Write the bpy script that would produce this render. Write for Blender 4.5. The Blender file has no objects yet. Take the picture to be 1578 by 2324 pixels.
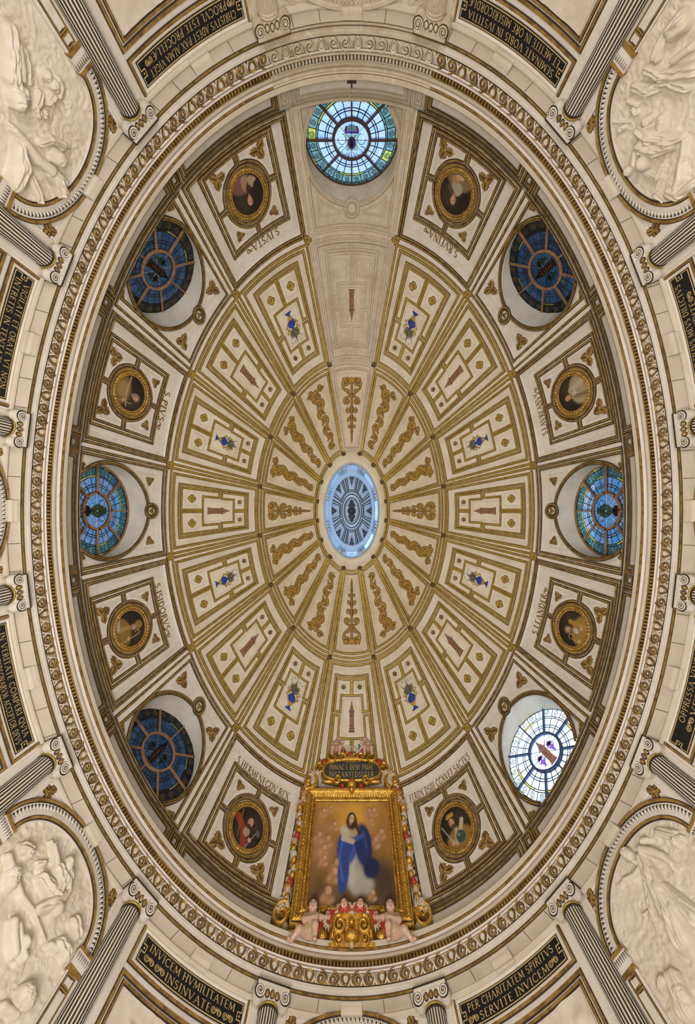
import bpy, bmesh, math, random
import numpy as np
from mathutils import Matrix, Vector

sc = bpy.context.scene
col = sc.collection
R = math.radians
pi = math.pi
F = 760.0            # focal length in pixels of the 1578 x 2324 frame
CAMZ = 1.5           # eye height above the floor
rng = np.random.default_rng(7)
random.seed(7)

# ------------------------------------------------------------------ camera
cam = bpy.data.cameras.new('camera')
cam.sensor_fit = 'VERTICAL'
cam.sensor_height = 24.0
cam.sensor_width = 24.0
cam.lens = F / 2324 * 24.0
cam.shift_x = -9.5 / 2324
cam.shift_y = -2.5 / 2324
cam.clip_start = 0.05
cam.clip_end = 200
camo = bpy.data.objects.new('camera', cam)
camo.location = (0, 0, CAMZ)
camo.rotation_euler = (0, pi, 0)      # looks straight up; image right is -X, image up is +Y
col.objects.link(camo)
sc.camera = camo

# ------------------------------------------------------------------ sky, sun, lamps, exposure
wd = bpy.data.worlds.new('sky'); sc.world = wd
wd.use_nodes = True
bg = wd.node_tree.nodes['Background']
bg.inputs[0].default_value = (0.36, 0.62, 1.0, 1)
bg.inputs[1].default_value = 3.0
def lamp(name, kind, loc, power, color, target=(0, 0, 20), size=1.0, **kw):
    l = bpy.data.lights.new(name, kind); l.energy = power; l.color = color
    if kind == 'AREA': l.shape = 'DISK'; l.size = size
    elif kind == 'SPOT': l.shadow_soft_size = size; l.spot_size = kw.get('angle', 1.2); l.spot_blend = 0.8
    elif kind == 'SUN': l.angle = size
    o = bpy.data.objects.new(name, l); o.location = loc
    d = Vector(target) - Vector(loc)
    o.rotation_euler = d.to_track_quat('-Z', 'Y').to_euler()
    col.objects.link(o); return o
lamp('sun', 'SUN', (-30, -28, 30), 7.0, (1.0, 0.95, 0.88), (0, 0, 6), 0.02)
lamp('added_floor_fill', 'AREA', (0.6, -1.2, 0.5), 600, (1.0, 0.95, 0.88), (0.2, 0.4, 12), 3.2)  # unseen fill lamps added low in the hall for even light
lamp('added_floor_fill', 'AREA', (0, 3.2, 0.4), 200, (1.0, 0.95, 0.89), (0, 2.0, 12), 2.0)
lamp('picture_floodlight', 'SPOT', (0.5, 0.8, 0.9), 380, (1.0, 0.84, 0.71), (0, -7.0, 6.6), 0.25, angle=0.9)
sc.view_settings.view_transform = 'Standard'
sc.view_settings.look = 'None'
sc.view_settings.gamma = 1.0
sc.view_settings.use_curve_mapping = False
sc.view_settings.exposure = 0.0
sc.cycles.use_denoising = True
sc.cycles.max_bounces = 8

# ------------------------------------------------------------------ materials
MATS = {}
def mat(name, c1, c2=None, scale=2.0, rough=0.6, metal=0.0, bump=0.0, bscale=40.0, lo=0.4, hi=0.65, detail=6.0, attr=None, c3=None, spec=0.3):
    m = bpy.data.materials.new(name); m.use_nodes = True
    nt = m.node_tree; N = nt.nodes; L = nt.links
    b = N['Principled BSDF']
    b.inputs['Roughness'].default_value = rough
    b.inputs['Metallic'].default_value = metal
    b.inputs['Specular IOR Level'].default_value = spec
    b.inputs['Base Color'].default_value = (*c1, 1)
    g = N.new('ShaderNodeNewGeometry')
    if attr:
        a = N.new('ShaderNodeAttribute'); a.attribute_name = attr
        L.new(a.outputs['Color'], b.inputs['Base Color'])
    elif c2:
        def nz(sc_, lo_, hi_):
            t = N.new('ShaderNodeTexNoise'); t.inputs['Scale'].default_value = sc_; t.inputs['Detail'].default_value = detail
            t.inputs['Roughness'].default_value = 0.62
            L.new(g.outputs['Position'], t.inputs['Vector'])
            r = N.new('ShaderNodeMapRange'); r.inputs[1].default_value = lo_; r.inputs[2].default_value = hi_
            L.new(t.outputs[0], r.inputs[0]); return r
        r = nz(scale, lo, hi)
        mx = N.new('ShaderNodeMix'); mx.data_type = 'RGBA'
        mx.inputs[6].default_value = (*c1, 1); mx.inputs[7].default_value = (*c2, 1)
        L.new(r.outputs[0], mx.inputs[0])
        out = mx.outputs[2]
        if c3:
            r2 = nz(scale * 5.3, 0.52, 0.72)
            m2 = N.new('ShaderNodeMix'); m2.data_type = 'RGBA'
            L.new(out, m2.inputs[6]); m2.inputs[7].default_value = (*c3, 1)
            L.new(r2.outputs[0], m2.inputs[0]); out = m2.outputs[2]
        L.new(out, b.inputs['Base Color'])
    if bump > 0:
        t = N.new('ShaderNodeTexNoise'); t.inputs['Scale'].default_value = bscale; t.inputs['Detail'].default_value = 5
        L.new(g.outputs['Position'], t.inputs['Vector'])
        bp = N.new('ShaderNodeBump'); bp.inputs['Strength'].default_value = bump; bp.inputs['Distance'].default_value = 0.02
        L.new(t.outputs[0], bp.inputs['Height']); L.new(bp.outputs[0], b.inputs['Normal'])
    MATS[name] = m
    return m
WHITE = mat('painted_plaster', (0.70, 0.645, 0.585), (0.62, 0.56, 0.49), 1.6, 0.7, bump=0.12, c3=(0.60, 0.53, 0.45))
CREAM = mat('cream_plaster', (0.70, 0.635, 0.515), (0.61, 0.52, 0.37), 2.2, 0.7, bump=0.25, bscale=30, c3=(0.70, 0.65, 0.56))
OCHRE = mat('ochre_plaster', (0.63, 0.545, 0.40), (0.54, 0.445, 0.285), 2.6, 0.7, bump=0.2, bscale=30, c3=(0.64, 0.57, 0.44))
STONE = mat('bare_stone', (0.58, 0.505, 0.40), (0.48, 0.395, 0.285), 2.4, 0.8, bump=0.4, bscale=26, c3=(0.66, 0.60, 0.51))
BEIGE = mat('beige_stone', (0.60, 0.535, 0.435), (0.54, 0.47, 0.37), 2.0, 0.75, bump=0.3, bscale=50)
MARBLE = mat('carved_alabaster', (0.68, 0.615, 0.515), (0.60, 0.52, 0.41), 2.4, 0.55, bump=0.15, bscale=60, c3=(0.70, 0.64, 0.56))
GOLD = mat('dull_gilding', (0.40, 0.25, 0.070), (0.19, 0.108, 0.034), 9.0, 0.42, 0.35, bump=0.3, bscale=120, lo=0.42, hi=0.62)
GOLD2 = mat('ochre_gilding', (0.44, 0.30, 0.050), (0.28, 0.18, 0.035), 9.0, 0.45, 0.25, bump=0.2, bscale=120)
GILT = mat('bright_gilding', (0.72, 0.44, 0.085), (0.40, 0.20, 0.03), 14.0, 0.27, 0.75, bump=0.5, bscale=60, c3=(0.62, 0.42, 0.12))
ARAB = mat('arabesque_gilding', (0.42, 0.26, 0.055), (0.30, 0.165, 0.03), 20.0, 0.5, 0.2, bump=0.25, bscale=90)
STONED = mat('dark_stone_edge', (0.36, 0.285, 0.195), (0.44, 0.36, 0.26), 6.0, 0.9)  # darker tone on the side faces of bare-stone mouldings
LINE = mat('grey_moulding_edge', (0.47, 0.42, 0.355), None, rough=0.7)  # darker grey on the side faces of the fine plaster mouldings
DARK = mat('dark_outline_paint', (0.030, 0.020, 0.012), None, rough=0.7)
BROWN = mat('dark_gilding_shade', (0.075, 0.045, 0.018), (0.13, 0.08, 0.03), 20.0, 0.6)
BLACK = mat('black_panel_paint', (0.006, 0.006, 0.007), (0.012, 0.012, 0.016), 10.0, 0.5)

# ------------------------------------------------------------------ mesh helpers (x right, y up in the picture, h above the eye)
class MB:
    def __init__(s): s.v = []; s.f = []; s.m = []; s.n = 0
    def add(s, v, f, m=0):
        v = np.asarray(v, float).reshape(-1, 3)
        s.v.append(v); f = np.asarray(f)
        s.f.append(f + s.n)
        s.m.append(np.full(len(f), m) if np.isscalar(m) else np.asarray(m))
        s.n += len(v)
    def grid(s, P, cu=False, cv=False, m=0, mv=None):
        P = np.asarray(P, float); a, b = P.shape[:2]
        I = np.arange(a * b).reshape(a, b)
        if cu: I = np.vstack([I, I[:1]])
        if cv: I = np.hstack([I, I[:, :1]])
        q = np.stack([I[:-1, :-1], I[1:, :-1], I[1:, 1:], I[:-1, 1:]], -1)
        mm = np.full(q.shape[:2], m) if mv is None else np.broadcast_to(np.asarray(mv)[None, :], q.shape[:2])
        s.add(P.reshape(-1, 3), q.reshape(-1, 4), mm.reshape(-1))
    def poly(s, P, m=0):
        P = np.asarray(P, float); n = len(P)
        c = P.mean(0)
        s.add(np.vstack([P, c]), [[i, (i + 1) % n, n] for i in range(n)], m)
def W(v):
    v = np.asarray(v, float).reshape(-1, 3)
    return np.stack([-v[:, 0], v[:, 1], v[:, 2] + CAMZ], 1)
def mesh_of(name, mb, mats, smooth=False, world=True, colors=None):
    me = bpy.data.meshes.new(name)
    V = np.vstack(mb.v); V = W(V) if world else V
    me.vertices.add(len(V)); me.vertices.foreach_set('co', V.astype(np.float32).ravel())
    ls, idx, mi = [], [], []
    for f, m in zip(mb.f, mb.m):
        ls.append(np.full(len(f), f.shape[1])); idx.append(f.ravel()); mi.append(m)
    ls = np.concatenate(ls); idx = np.concatenate(idx); mi = np.concatenate(mi)
    me.loops.add(len(idx)); me.loops.foreach_set('vertex_index', idx.astype(np.int32))
    me.polygons.add(len(ls))
    me.polygons.foreach_set('loop_start', np.concatenate([[0], np.cumsum(ls)[:-1]]).astype(np.int32))
    me.polygons.foreach_set('material_index', mi.astype(np.int32))
    me.polygons.foreach_set('use_smooth', np.full(len(ls), bool(smooth)))
    me.update(calc_edges=True)
    for x in (mats if isinstance(mats, (list, tuple)) else [mats]): me.materials.append(x)
    if colors is not None:
        a = me.color_attributes.new('paint', 'FLOAT_COLOR', 'POINT')
        c = np.ones((len(V), 4), np.float32); c[:, :3] = colors
        a.data.foreach_set('color', c.ravel())
    return me
def link(name, data, parent=None, M=None, label=None, cat=None, group=None, kind=None):
    o = bpy.data.objects.new(name, data); col.objects.link(o)
    if parent is not None: o.parent = parent
    if M is not None: o.matrix_basis = parent_inv(parent) @ M
    tag(o, label, cat, group, kind); return o
def parent_inv(p):
    M = Matrix.Identity(4)
    while p is not None:
        M = M @ p.matrix_basis.inverted(); p = p.parent
    return M
def tag(o, label=None, cat=None, group=None, kind=None):
    if label: o['label'] = label
    if cat: o['category'] = cat
    if group: o['group'] = group
    if kind: o['kind'] = kind
    return o
def obj(name, mb, mats, parent=None, smooth=False, colors=None, **kw):
    me = mesh_of(name, mb, mats, smooth, True, colors)
    o = bpy.data.objects.new(name, me); col.objects.link(o)
    if parent is not None:
        o.parent = parent; o.matrix_basis = parent_inv(parent)
    return tag(o, **kw)
def root(name, P, **kw):
    o = bpy.data.objects.new(name, None); col.objects.link(o); o.empty_display_size = 0.1
    o.location = W(P)[0]; return tag(o, **kw)
def norm(a): return a / np.maximum(np.linalg.norm(a, axis=-1, keepdims=True), 1e-9)
def frame(P, N, U):
    """world matrix whose z is the inward normal N, y is U (made square), origin P (all in picture coordinates)"""
    P = W(P)[0]; d = lambda v: Vector((-v[0], v[1], v[2]))
    z = d(N).normalized(); y = d(U); y = (y - z * y.dot(z)).normalized(); x = y.cross(z)
    M = Matrix((x, y, z)).transposed().to_4x4(); M.translation = Vector(P); return M

# ------------------------------------------------------------------ the dome as a surface
KS = np.array([-2, -1, 0, 1, 2, 3, 3.12])
KA = np.array([669, 648, 627, 419.5, 210.8, 75.5, 64.0])
KB = np.array([1016, 978, 940, 630, 338.9, 128.1, 110.0])
B0, H0, CC = 7.40, 6.10, 5.10
def h_of(s):
    k = np.interp(s, KS, KB) / F
    ph = np.arccos(np.clip(k * H0 / np.hypot(B0, k * CC), -1, 1)) - np.arctan2(k * CC, B0)
    return np.where(ph > 0, H0 + CC * np.sin(ph), B0 / k)
def dome0(th, s):
    th, s = np.broadcast_arrays(np.asarray(th, float), np.asarray(s, float))
    h = h_of(s)
    return np.stack([np.interp(s, KS, KA) * h / F * np.cos(th), np.interp(s, KS, KB) * h / F * np.sin(th), h], -1)
def dome(th, s, n=0.0):
    th, s, n = np.broadcast_arrays(np.asarray(th, float), np.asarray(s, float), np.asarray(n, float))
    P = dome0(th, s)
    a = dome0(th + 1e-3, s) - dome0(th - 1e-3, s)
    b = dome0(th, s + 2e-2) - dome0(th, s - 2e-2)
    N = norm(np.cross(a, b))
    sgn = np.sign(np.sum(N * (np.array([0, 0, 4.0]) - P), -1, keepdims=True))
    N = N * sgn
    return P + N * n[..., None], N
AW, BW = 4.946, 7.21
def wall(th, h, n=0.0):
    th, h, n = np.broadcast_arrays(np.asarray(th, float), np.asarray(h, float), np.asarray(n, float))
    P = np.stack([AW * np.cos(th), BW * np.sin(th), h], -1)
    N = norm(np.stack([-np.cos(th) / AW, -np.sin(th) / BW, np.zeros_like(th)], -1))
    return P + N * n[..., None], N
EDGE = [9.4, 29.4, 51, 76.2, 103.8, 129, 150.6, 170.6, 189.4, 209.4, 231, 256.2, 283.8, 309, 330.6, 350.6]
BAYS = []          # (centre, half width, is_window_bay)
for i in range(16):
    a = EDGE[i]; b = EDGE[(i + 1) % 16] + (360 if i == 15 else 0)
    BAYS.append((R((a + b) / 2), R((b - a) / 2), i % 2 == 1))
# bay index: 0 portrait(19.4) 1 window(40.2) 2 portrait 3 window(90) 4 p(116.4) 5 w(139.8) 6 p(160.6) 7 w(180) 8 p 9 w(220) 10 p(243.6) 11 altar(270) 12 p(296.4) 13 w(319.8) 14 p(340.6) 15 w(0)

def dense(pts, closed=True, step=0.06):
    pts = [np.asarray(p, float) for p in pts]; out = []
    n = len(pts)
    for i in range(n if closed else n - 1):
        a, b = pts[i], pts[(i + 1) % n]
        k = max(1, int(math.ceil(max(abs(b - a)) / step)))
        for j in range(k): out.append(a + (b - a) * j / k)
    if not closed: out.append(pts[-1])
    return np.array(out)
def ribbon(mb, P, N, w, hh, e, closed=True, mt=0, ms=1, base=0.0, rnd=False):
    P = np.asarray(P); N = np.asarray(N); n = len(P)
    nx = np.roll(P, -1, 0) - P
    if not closed: nx[-1] = nx[-2]
    pv = np.roll(nx, 1, 0)
    if not closed: pv[0] = nx[0]
    s0 = norm(np.cross(N, norm(pv))); s1 = norm(np.cross(N, norm(nx)))
    m = s0 + s1; m = m / np.maximum(1 + np.sum(s0 * s1, -1, keepdims=True), 0.35)
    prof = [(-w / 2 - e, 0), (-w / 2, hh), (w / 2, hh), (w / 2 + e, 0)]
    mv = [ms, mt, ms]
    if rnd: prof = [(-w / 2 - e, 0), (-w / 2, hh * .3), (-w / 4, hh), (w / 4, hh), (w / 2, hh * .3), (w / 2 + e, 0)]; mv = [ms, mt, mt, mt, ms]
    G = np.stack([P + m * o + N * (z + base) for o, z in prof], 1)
    mb.grid(G, cu=closed, mv=mv)
def rect(u, v0, v1): return [(-u, v0), (u, v0), (u, v1), (-u, v1)]

class Bay:
    def __init__(s, i, tier):
        s.i = i; s.tier = tier; s.tc, s.hw, s.win = BAYS[i]
        P = s.S(np.array([-.01, .01, 0, 0]), np.array([.5, .5, .49, .51]))[0]
        s.mu = np.linalg.norm(P[1] - P[0]) / .02; s.mv = np.linalg.norm(P[3] - P[2]) / .02
    def S(s, u, v, n=0.0): return dome(s.tc + np.asarray(u) * s.hw, s.tier + np.asarray(v), n)
    def mu_at(s, v):
        P = s.S(np.array([-.01, .01]), np.array([v, v]))[0]; return np.linalg.norm(P[1] - P[0]) / .02
    def mv_at(s, v):
        P = s.S(np.array([0., 0.]), np.array([v - .01, v + .01]))[0]; return np.linalg.norm(P[1] - P[0]) / .02
    def fr(s, u, v, n=0.0, rot=0.0):
        P, N = s.S(np.array([u, u]), np.array([v, v + .02]), n)
        M = frame(P[0], N[0], P[1] - P[0]); return M @ Matrix.Rotation(rot, 4, 'Z')
    def xy(s, u0, v0, n0=0.0):
        """metric chart around (u0, v0): x along the ring, y towards the crown"""
        mv = s.mv_at(v0); vs = np.linspace(v0 - .45, v0 + .45, 13)
        mus = np.array([s.mu_at(v) for v in vs])
        def f(x, y, z=0.0):
            v = v0 + np.asarray(y) / mv
            return s.S(u0 + np.asarray(x) / np.interp(v, vs, mus), v, np.asarray(z) + n0)[0]
        return f
    def loop(s, mb, pts, w, hh, e, closed=True, n0=0.0, step=.06, mt=0, ms=1, rnd=False):
        q = dense(pts, closed, step); P, N = s.S(q[:, 0], q[:, 1], n0); ribbon(mb, P, N, w, hh, e, closed, mt, ms, 0, rnd)

# ------------------------------------------------------------------ lettering: a small roman stroke alphabet
def arc(cx, cy, rx, ry, a0, a1, n=12):
    t = np.radians(np.linspace(a0, a1, n)); return [(cx + rx * math.cos(x), cy + ry * math.sin(x)) for x in t]
TH, TN = 0.135, 0.06
GL = {
 'I': (.30, [(TH, [(.15, 0), (.15, 1)])], [(.15, 0), (.15, 1)]),
 'V': (.78, [(TH, [(.06, 1), (.39, 0)]), (TN, [(.39, 0), (.72, 1)])], [(.06, 1), (.72, 1)]),
 'A': (.78, [(TN, [(.06, 0), (.39, 1)]), (TH, [(.39, 1), (.72, 0)]), (TN, [(.17, .34), (.61, .34)])], [(.06, 0), (.72, 0)]),
 'S': (.56, [(TH * .8, arc(.28, .75, .20, .22, 30, 270, 12) + arc(.28, .25, .21, .25, 90, -150, 12))], []),
 'T': (.66, [(TH, [(.33, 0), (.33, 1)]), (TN, [(.02, .95), (.02, 1), (.64, 1), (.64, .95)])], [(.33, 0)]),
 'R': (.66, [(TH, [(.14, 0), (.14, 1)]), (TH * .8, [(.14, 1)] + arc(.30, .75, .22, .25, 90, -90, 10) + [(.14, .5)]), (TH * .8, [(.30, .5), (.64, 0)])], [(.14, 0), (.62, 0)]),
 'P': (.60, [(TH, [(.14, 0), (.14, 1)]), (TH * .8, [(.14, 1)] + arc(.32, .74, .22, .26, 90, -90, 10) + [(.14, .48)])], [(.14, 0)]),
 'B': (.64, [(TH, [(.14, 0), (.14, 1)]), (TH * .8, [(.14, 1)] + arc(.30, .76, .20, .24, 90, -90, 9) + [(.14, .52), (.32, .52)] + arc(.32, .26, .23, .26, 90, -90, 9) + [(.14, 0)])], []),
 'U': (.74, [(TH, [(.14, 1), (.14, .3)] + arc(.36, .28, .22, .27, 180, 360, 10) + [(.58, 1)])], [(.14, 1), (.58, 1)]),
 'F': (.54, [(TH, [(.14, 0), (.14, 1)]), (TN, [(.14, 1), (.50, 1), (.50, .92)]), (TN, [(.14, .52), (.42, .52)])], [(.14, 0)]),
 'E': (.56, [(TH, [(.14, 0), (.14, 1)]), (TN, [(.14, 1), (.50, 1), (.50, .92)]), (TN, [(.14, .52), (.42, .52)]), (TN, [(.14, 0), (.52, 0), (.52, .09)])], []),
 'L': (.54, [(TH, [(.14, 0), (.14, 1)]), (TN, [(.14, 0), (.51, 0), (.51, .1)])], [(.14, 1)]),
 'D': (.76, [(TH, [(.14, 0), (.14, 1)]), (TH * .8, [(.14, 1), (.28, 1)] + arc(.30, .5, .38, .5, 90, -90, 14) + [(.14, 0)])], []),
 'O': (.86, [(TH * .85, arc(.43, .5, .37, .49, 0, 360, 22))], []),
 'Q': (.88, [(TH * .85, arc(.43, .5, .37, .49, 0, 360, 22)), (TH * .8, [(.48, .12), (.86, -.16)])], []),
 'C': (.74, [(TH * .85, arc(.43, .5, .36, .49, 42, 318, 16))], []),
 'G': (.80, [(TH * .85, arc(.43, .5, .36, .49, 42, 330, 16)), (TH, [(.70, .06), (.70, .42)])], [(.70, .42)]),
 'N': (.80, [(TN, [(.12, 0), (.12, 1)]), (TH, [(.12, 1), (.68, 0)]), (TN, [(.68, 0), (.68, 1)])], [(.12, 0), (.10, 1), (.68, 1)]),
 'M': (.96, [(TN, [(.10, 0), (.16, 1)]), (TH, [(.16, 1), (.48, .1)]), (TN, [(.48, .1), (.80, 1)]), (TH, [(.80, 1), (.86, 0)])], [(.10, 0), (.86, 0)]),
 'H': (.80, [(TH, [(.14, 0), (.14, 1)]), (TH, [(.66, 0), (.66, 1)]), (TN, [(.14, .52), (.66, .52)])], [(.14, 0), (.14, 1), (.66, 0), (.66, 1)]),
 'X': (.72, [(TH, [(.06, 1), (.66, 0)]), (TN, [(.06, 0), (.66, 1)])], [(.06, 1), (.66, 0), (.06, 0), (.66, 1)]),
 'Æ': (1.05, [(TN, [(.04, 0), (.50, 1)]), (TH, [(.54, 0), (.54, 1)]), (TN, [(.54, 1), (.98, 1), (.98, .92)]), (TN, [(.54, .52), (.88, .52)]), (TN, [(.20, .36), (.54, .36)]), (TN, [(.54, 0), (1.0, 0), (1.0, .09)])], [(.04, 0)]),
 '.': (.24, [(.16, [(.05, .02), (.18, .02)])], []),
 "'": (.20, [(.09, [(.08, .86), (.14, 1.04)])], []),
 '~': (.90, [(.10, arc(.22, .42, .16, .20, -40, 200, 12) + [(.10, .28)]), (.13, arc(.28, .40, .20, .26, 60, -20, 6) + arc(.66, .40, .20, .26, 200, 330, 8)), (.09, arc(.74, .44, .13, .16, -60, 160, 10))], []),
 '&': (1.5, [(.10, arc(.30, .5, .26, .40, 20, 330, 18)), (.09, arc(.34, .5, .12, .2, 0, 300, 12)), (.12, [(.5, .2), (.8, .75), (1.0, .3)]), (.10, arc(1.12, .5, .24, .36, 150, -170, 18)), (.08, arc(1.16, .5, .1, .17, 180, -90, 10)), (.09, [(.62, .5), (.66, .95), (.8, .75), (.95, .98), (.96, .6)])], []),
}
def strokes2(pts, w):
    p = np.asarray(pts, float); d = np.diff(p, axis=0); d = d / np.maximum(np.linalg.norm(d, axis=1, keepdims=True), 1e-9)
    s = np.stack([-d[:, 1], d[:, 0]], 1); s0 = np.vstack([s[:1], s]); s1 = np.vstack([s, s[-1:]])
    m = s0 + s1; m = m / np.maximum(1 + np.sum(s0 * s1, 1, keepdims=True), .4)
    return p + m * w / 2, p - m * w / 2
def text_width(t, gap=.12): return sum((GL[c][0] + gap) if c != ' ' else .42 for c in t)
def lettering(mb, t, f, height, width=None, x0=None, z=0.004, gap=.12, m=0, y0=0.0, bold=1.0):
    """letters along the chart f(x, y, z); condensed to the given width"""
    tw = text_width(t, gap); kx = height if width is None else width / tw
    x = (-tw * kx / 2) if x0 is None else x0
    for c in t:
        if c == ' ': x += .42 * kx; continue
        gw, st, ticks = GL[c]
        if c in 'IVAMHNTREPLFXBDUQ':
            st = st + [(TN, [(a - .12, b), (a + .12, b)]) for a, b in ticks]
        for w, p in st:
            a, b = strokes2(p, w * bold)
            A = f(x + a[:, 0] * kx, y0 + a[:, 1] * height, z); B = f(x + b[:, 0] * kx, y0 + b[:, 1] * height, z)
            mb.grid(np.stack([A, B], 1), m=m)
        x += (gw + gap) * kx

# ------------------------------------------------------------------ motifs shared by the coffers (local: x, y on the surface, z into the room)
def leaf_outline(L, wd, n=30):
    t = np.linspace(0, 1, n); w = wd * np.sin(pi * t ** .75) ** .75 * (1 + (.10 if n > 20 else .0) * np.cos(t * 4 * 2 * pi)) * .5
    l = np.stack([t * L, w], 1); r = np.stack([t * L, -w], 1)[::-1]; return np.vstack([l, r[1:-1]])
def leaf(mb, L, wd, ang, ox=0, oy=0, z=.012, e=.010, mt=0, md=1):
    c, s_ = math.cos(ang), math.sin(ang)
    def put(o, zz): return np.stack([ox + o[:, 0] * c - o[:, 1] * s_, oy + o[:, 0] * s_ + o[:, 1] * c, np.full(len(o), zz)], 1)
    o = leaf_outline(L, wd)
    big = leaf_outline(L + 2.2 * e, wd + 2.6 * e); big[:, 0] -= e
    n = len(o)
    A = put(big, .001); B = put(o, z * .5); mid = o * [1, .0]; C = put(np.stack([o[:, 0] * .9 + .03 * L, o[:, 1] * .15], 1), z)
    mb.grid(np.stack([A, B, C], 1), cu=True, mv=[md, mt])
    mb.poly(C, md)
def local_mesh(name, fn, mats, smooth=False):
    mb = MB(); fn(mb); return mesh_of(name, mb, mats, smooth, world=False)
def trefoil(k):
    def fn(mb):
        leaf(mb, .17 * k, .15 * k, R(90), 0, .01 * k); leaf(mb, .18 * k, .14 * k, R(205), -.01 * k, 0); leaf(mb, .18 * k, .14 * k, R(-25), .01 * k, 0)
        knob(mb, 0, 0, .028 * k, .03 * k, 0)
    return fn
def knob(mb, x, y, r, z, m, n=12, z0=.004):
    a = np.linspace(0, 2 * pi, n, endpoint=False); rr = [r, r * .9, r * .6, r * .2]; zz = [0, .5, .85, 1]
    G = np.stack([np.stack([x + q * np.cos(a), y + q * np.sin(a), np.full(n, z0 + z * w)], 1) for q, w in zip(rr, zz)], 1)
    mb.grid(G, cu=True, m=m); mb.poly(G[:, -1], m)
def flower(petals, r, k=.62, e=.014):
    def fn(mb):
        n = petals * 12; a = np.linspace(0, 2 * pi, n, endpoint=False)
        rad = r * (.70 + .30 * np.abs(np.cos(a * petals / 2)) ** .55)
        def ring(q, z): return np.stack([q * np.cos(a), q * np.sin(a), np.full(n, z)], 1)
        mb.grid(np.stack([ring(rad + e, .001), ring(rad, .010), ring(rad * .8, .018), ring(rad * .38, .010)], 1), cu=True, mv=[1, 0, 0])
        mb.poly(ring(rad * .38, .010), 1)
        knob(mb, 0, 0, r * .26, .018, 0, 14, .012)
    return fn
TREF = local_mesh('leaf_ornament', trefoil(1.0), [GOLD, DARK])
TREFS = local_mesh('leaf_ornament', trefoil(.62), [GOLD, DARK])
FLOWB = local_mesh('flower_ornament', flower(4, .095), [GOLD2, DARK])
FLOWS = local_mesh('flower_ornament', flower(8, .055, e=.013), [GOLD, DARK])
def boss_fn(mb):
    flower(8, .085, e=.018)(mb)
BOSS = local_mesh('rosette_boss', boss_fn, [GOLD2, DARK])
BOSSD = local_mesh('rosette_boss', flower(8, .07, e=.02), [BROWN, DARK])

# painted bell tower, as thin raised layers standing on y = 0, one unit tall
def tower_fn(f, k=1.0):
    mb = MB()
    def plate(pts, m, z): mb.poly(np.array([f(x, y, z) for x, y in pts]), m)
    def box(x0, x1, y0, y1, m, z): plate([(x0, y0), (x1, y0), (x1, y1), (x0, y1)], m, z)
    box(-.15, .15, 0, .045, 1, .006); box(-.13, .13, .03, .12, 0, .008); box(-.155, .155, .11, .125, 1, .010)
    box(-.115, .115, .12, .60, 0, .006); box(.05, .115, .12, .60, 2, .007); box(-.135, .135, .60, .66, 2, .009)
    for y in (.18, .28, .38, .48):
        box(-.03, .02, y, y + .06, 1, .009); box(-.085, -.055, y, y + .05, 1, .009); box(.06, .085, y, y + .05, 1, .009)
    for x in (-.1, -.05, 0, .05, .1): box(x - .013, x + .013, .60, .645, 1, .011)
    box(-.10, .10, .66, .745, 0, .006); box(-.02, .02, .67, .73, 1, .009)
    for x in (-.125, .125): plate([(x - .012, .66), (x + .012, .66), (x, .74)], 2, .008)
    box(-.07, .07, .745, .81, 2, .006); box(-.045, .045, .81, .87, 0, .006); plate([(-.04, .87), (.04, .87), (0, 1.0)], 2, .006)
    return mb
TOWA = mat('tower_paint', (0.24, 0.115, 0.065), (0.33, 0.19, 0.12), 30.0, 0.7)
TOWB = mat('tower_dark_paint', (0.085, 0.04, 0.025), None, rough=0.7)
TOWC = mat('tower_shade_paint', (0.165, 0.08, 0.045), (0.25, 0.14, 0.09), 30.0, 0.7)
VBLUE = mat('vase_blue_paint', (0.015, 0.055, 0.36), (0.03, 0.03, 0.12), 22.0, 0.5)
VGREEN = mat('lily_green_paint', (0.075, 0.095, 0.065), (0.20, 0.20, 0.15), 25.0, 0.7)
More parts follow.
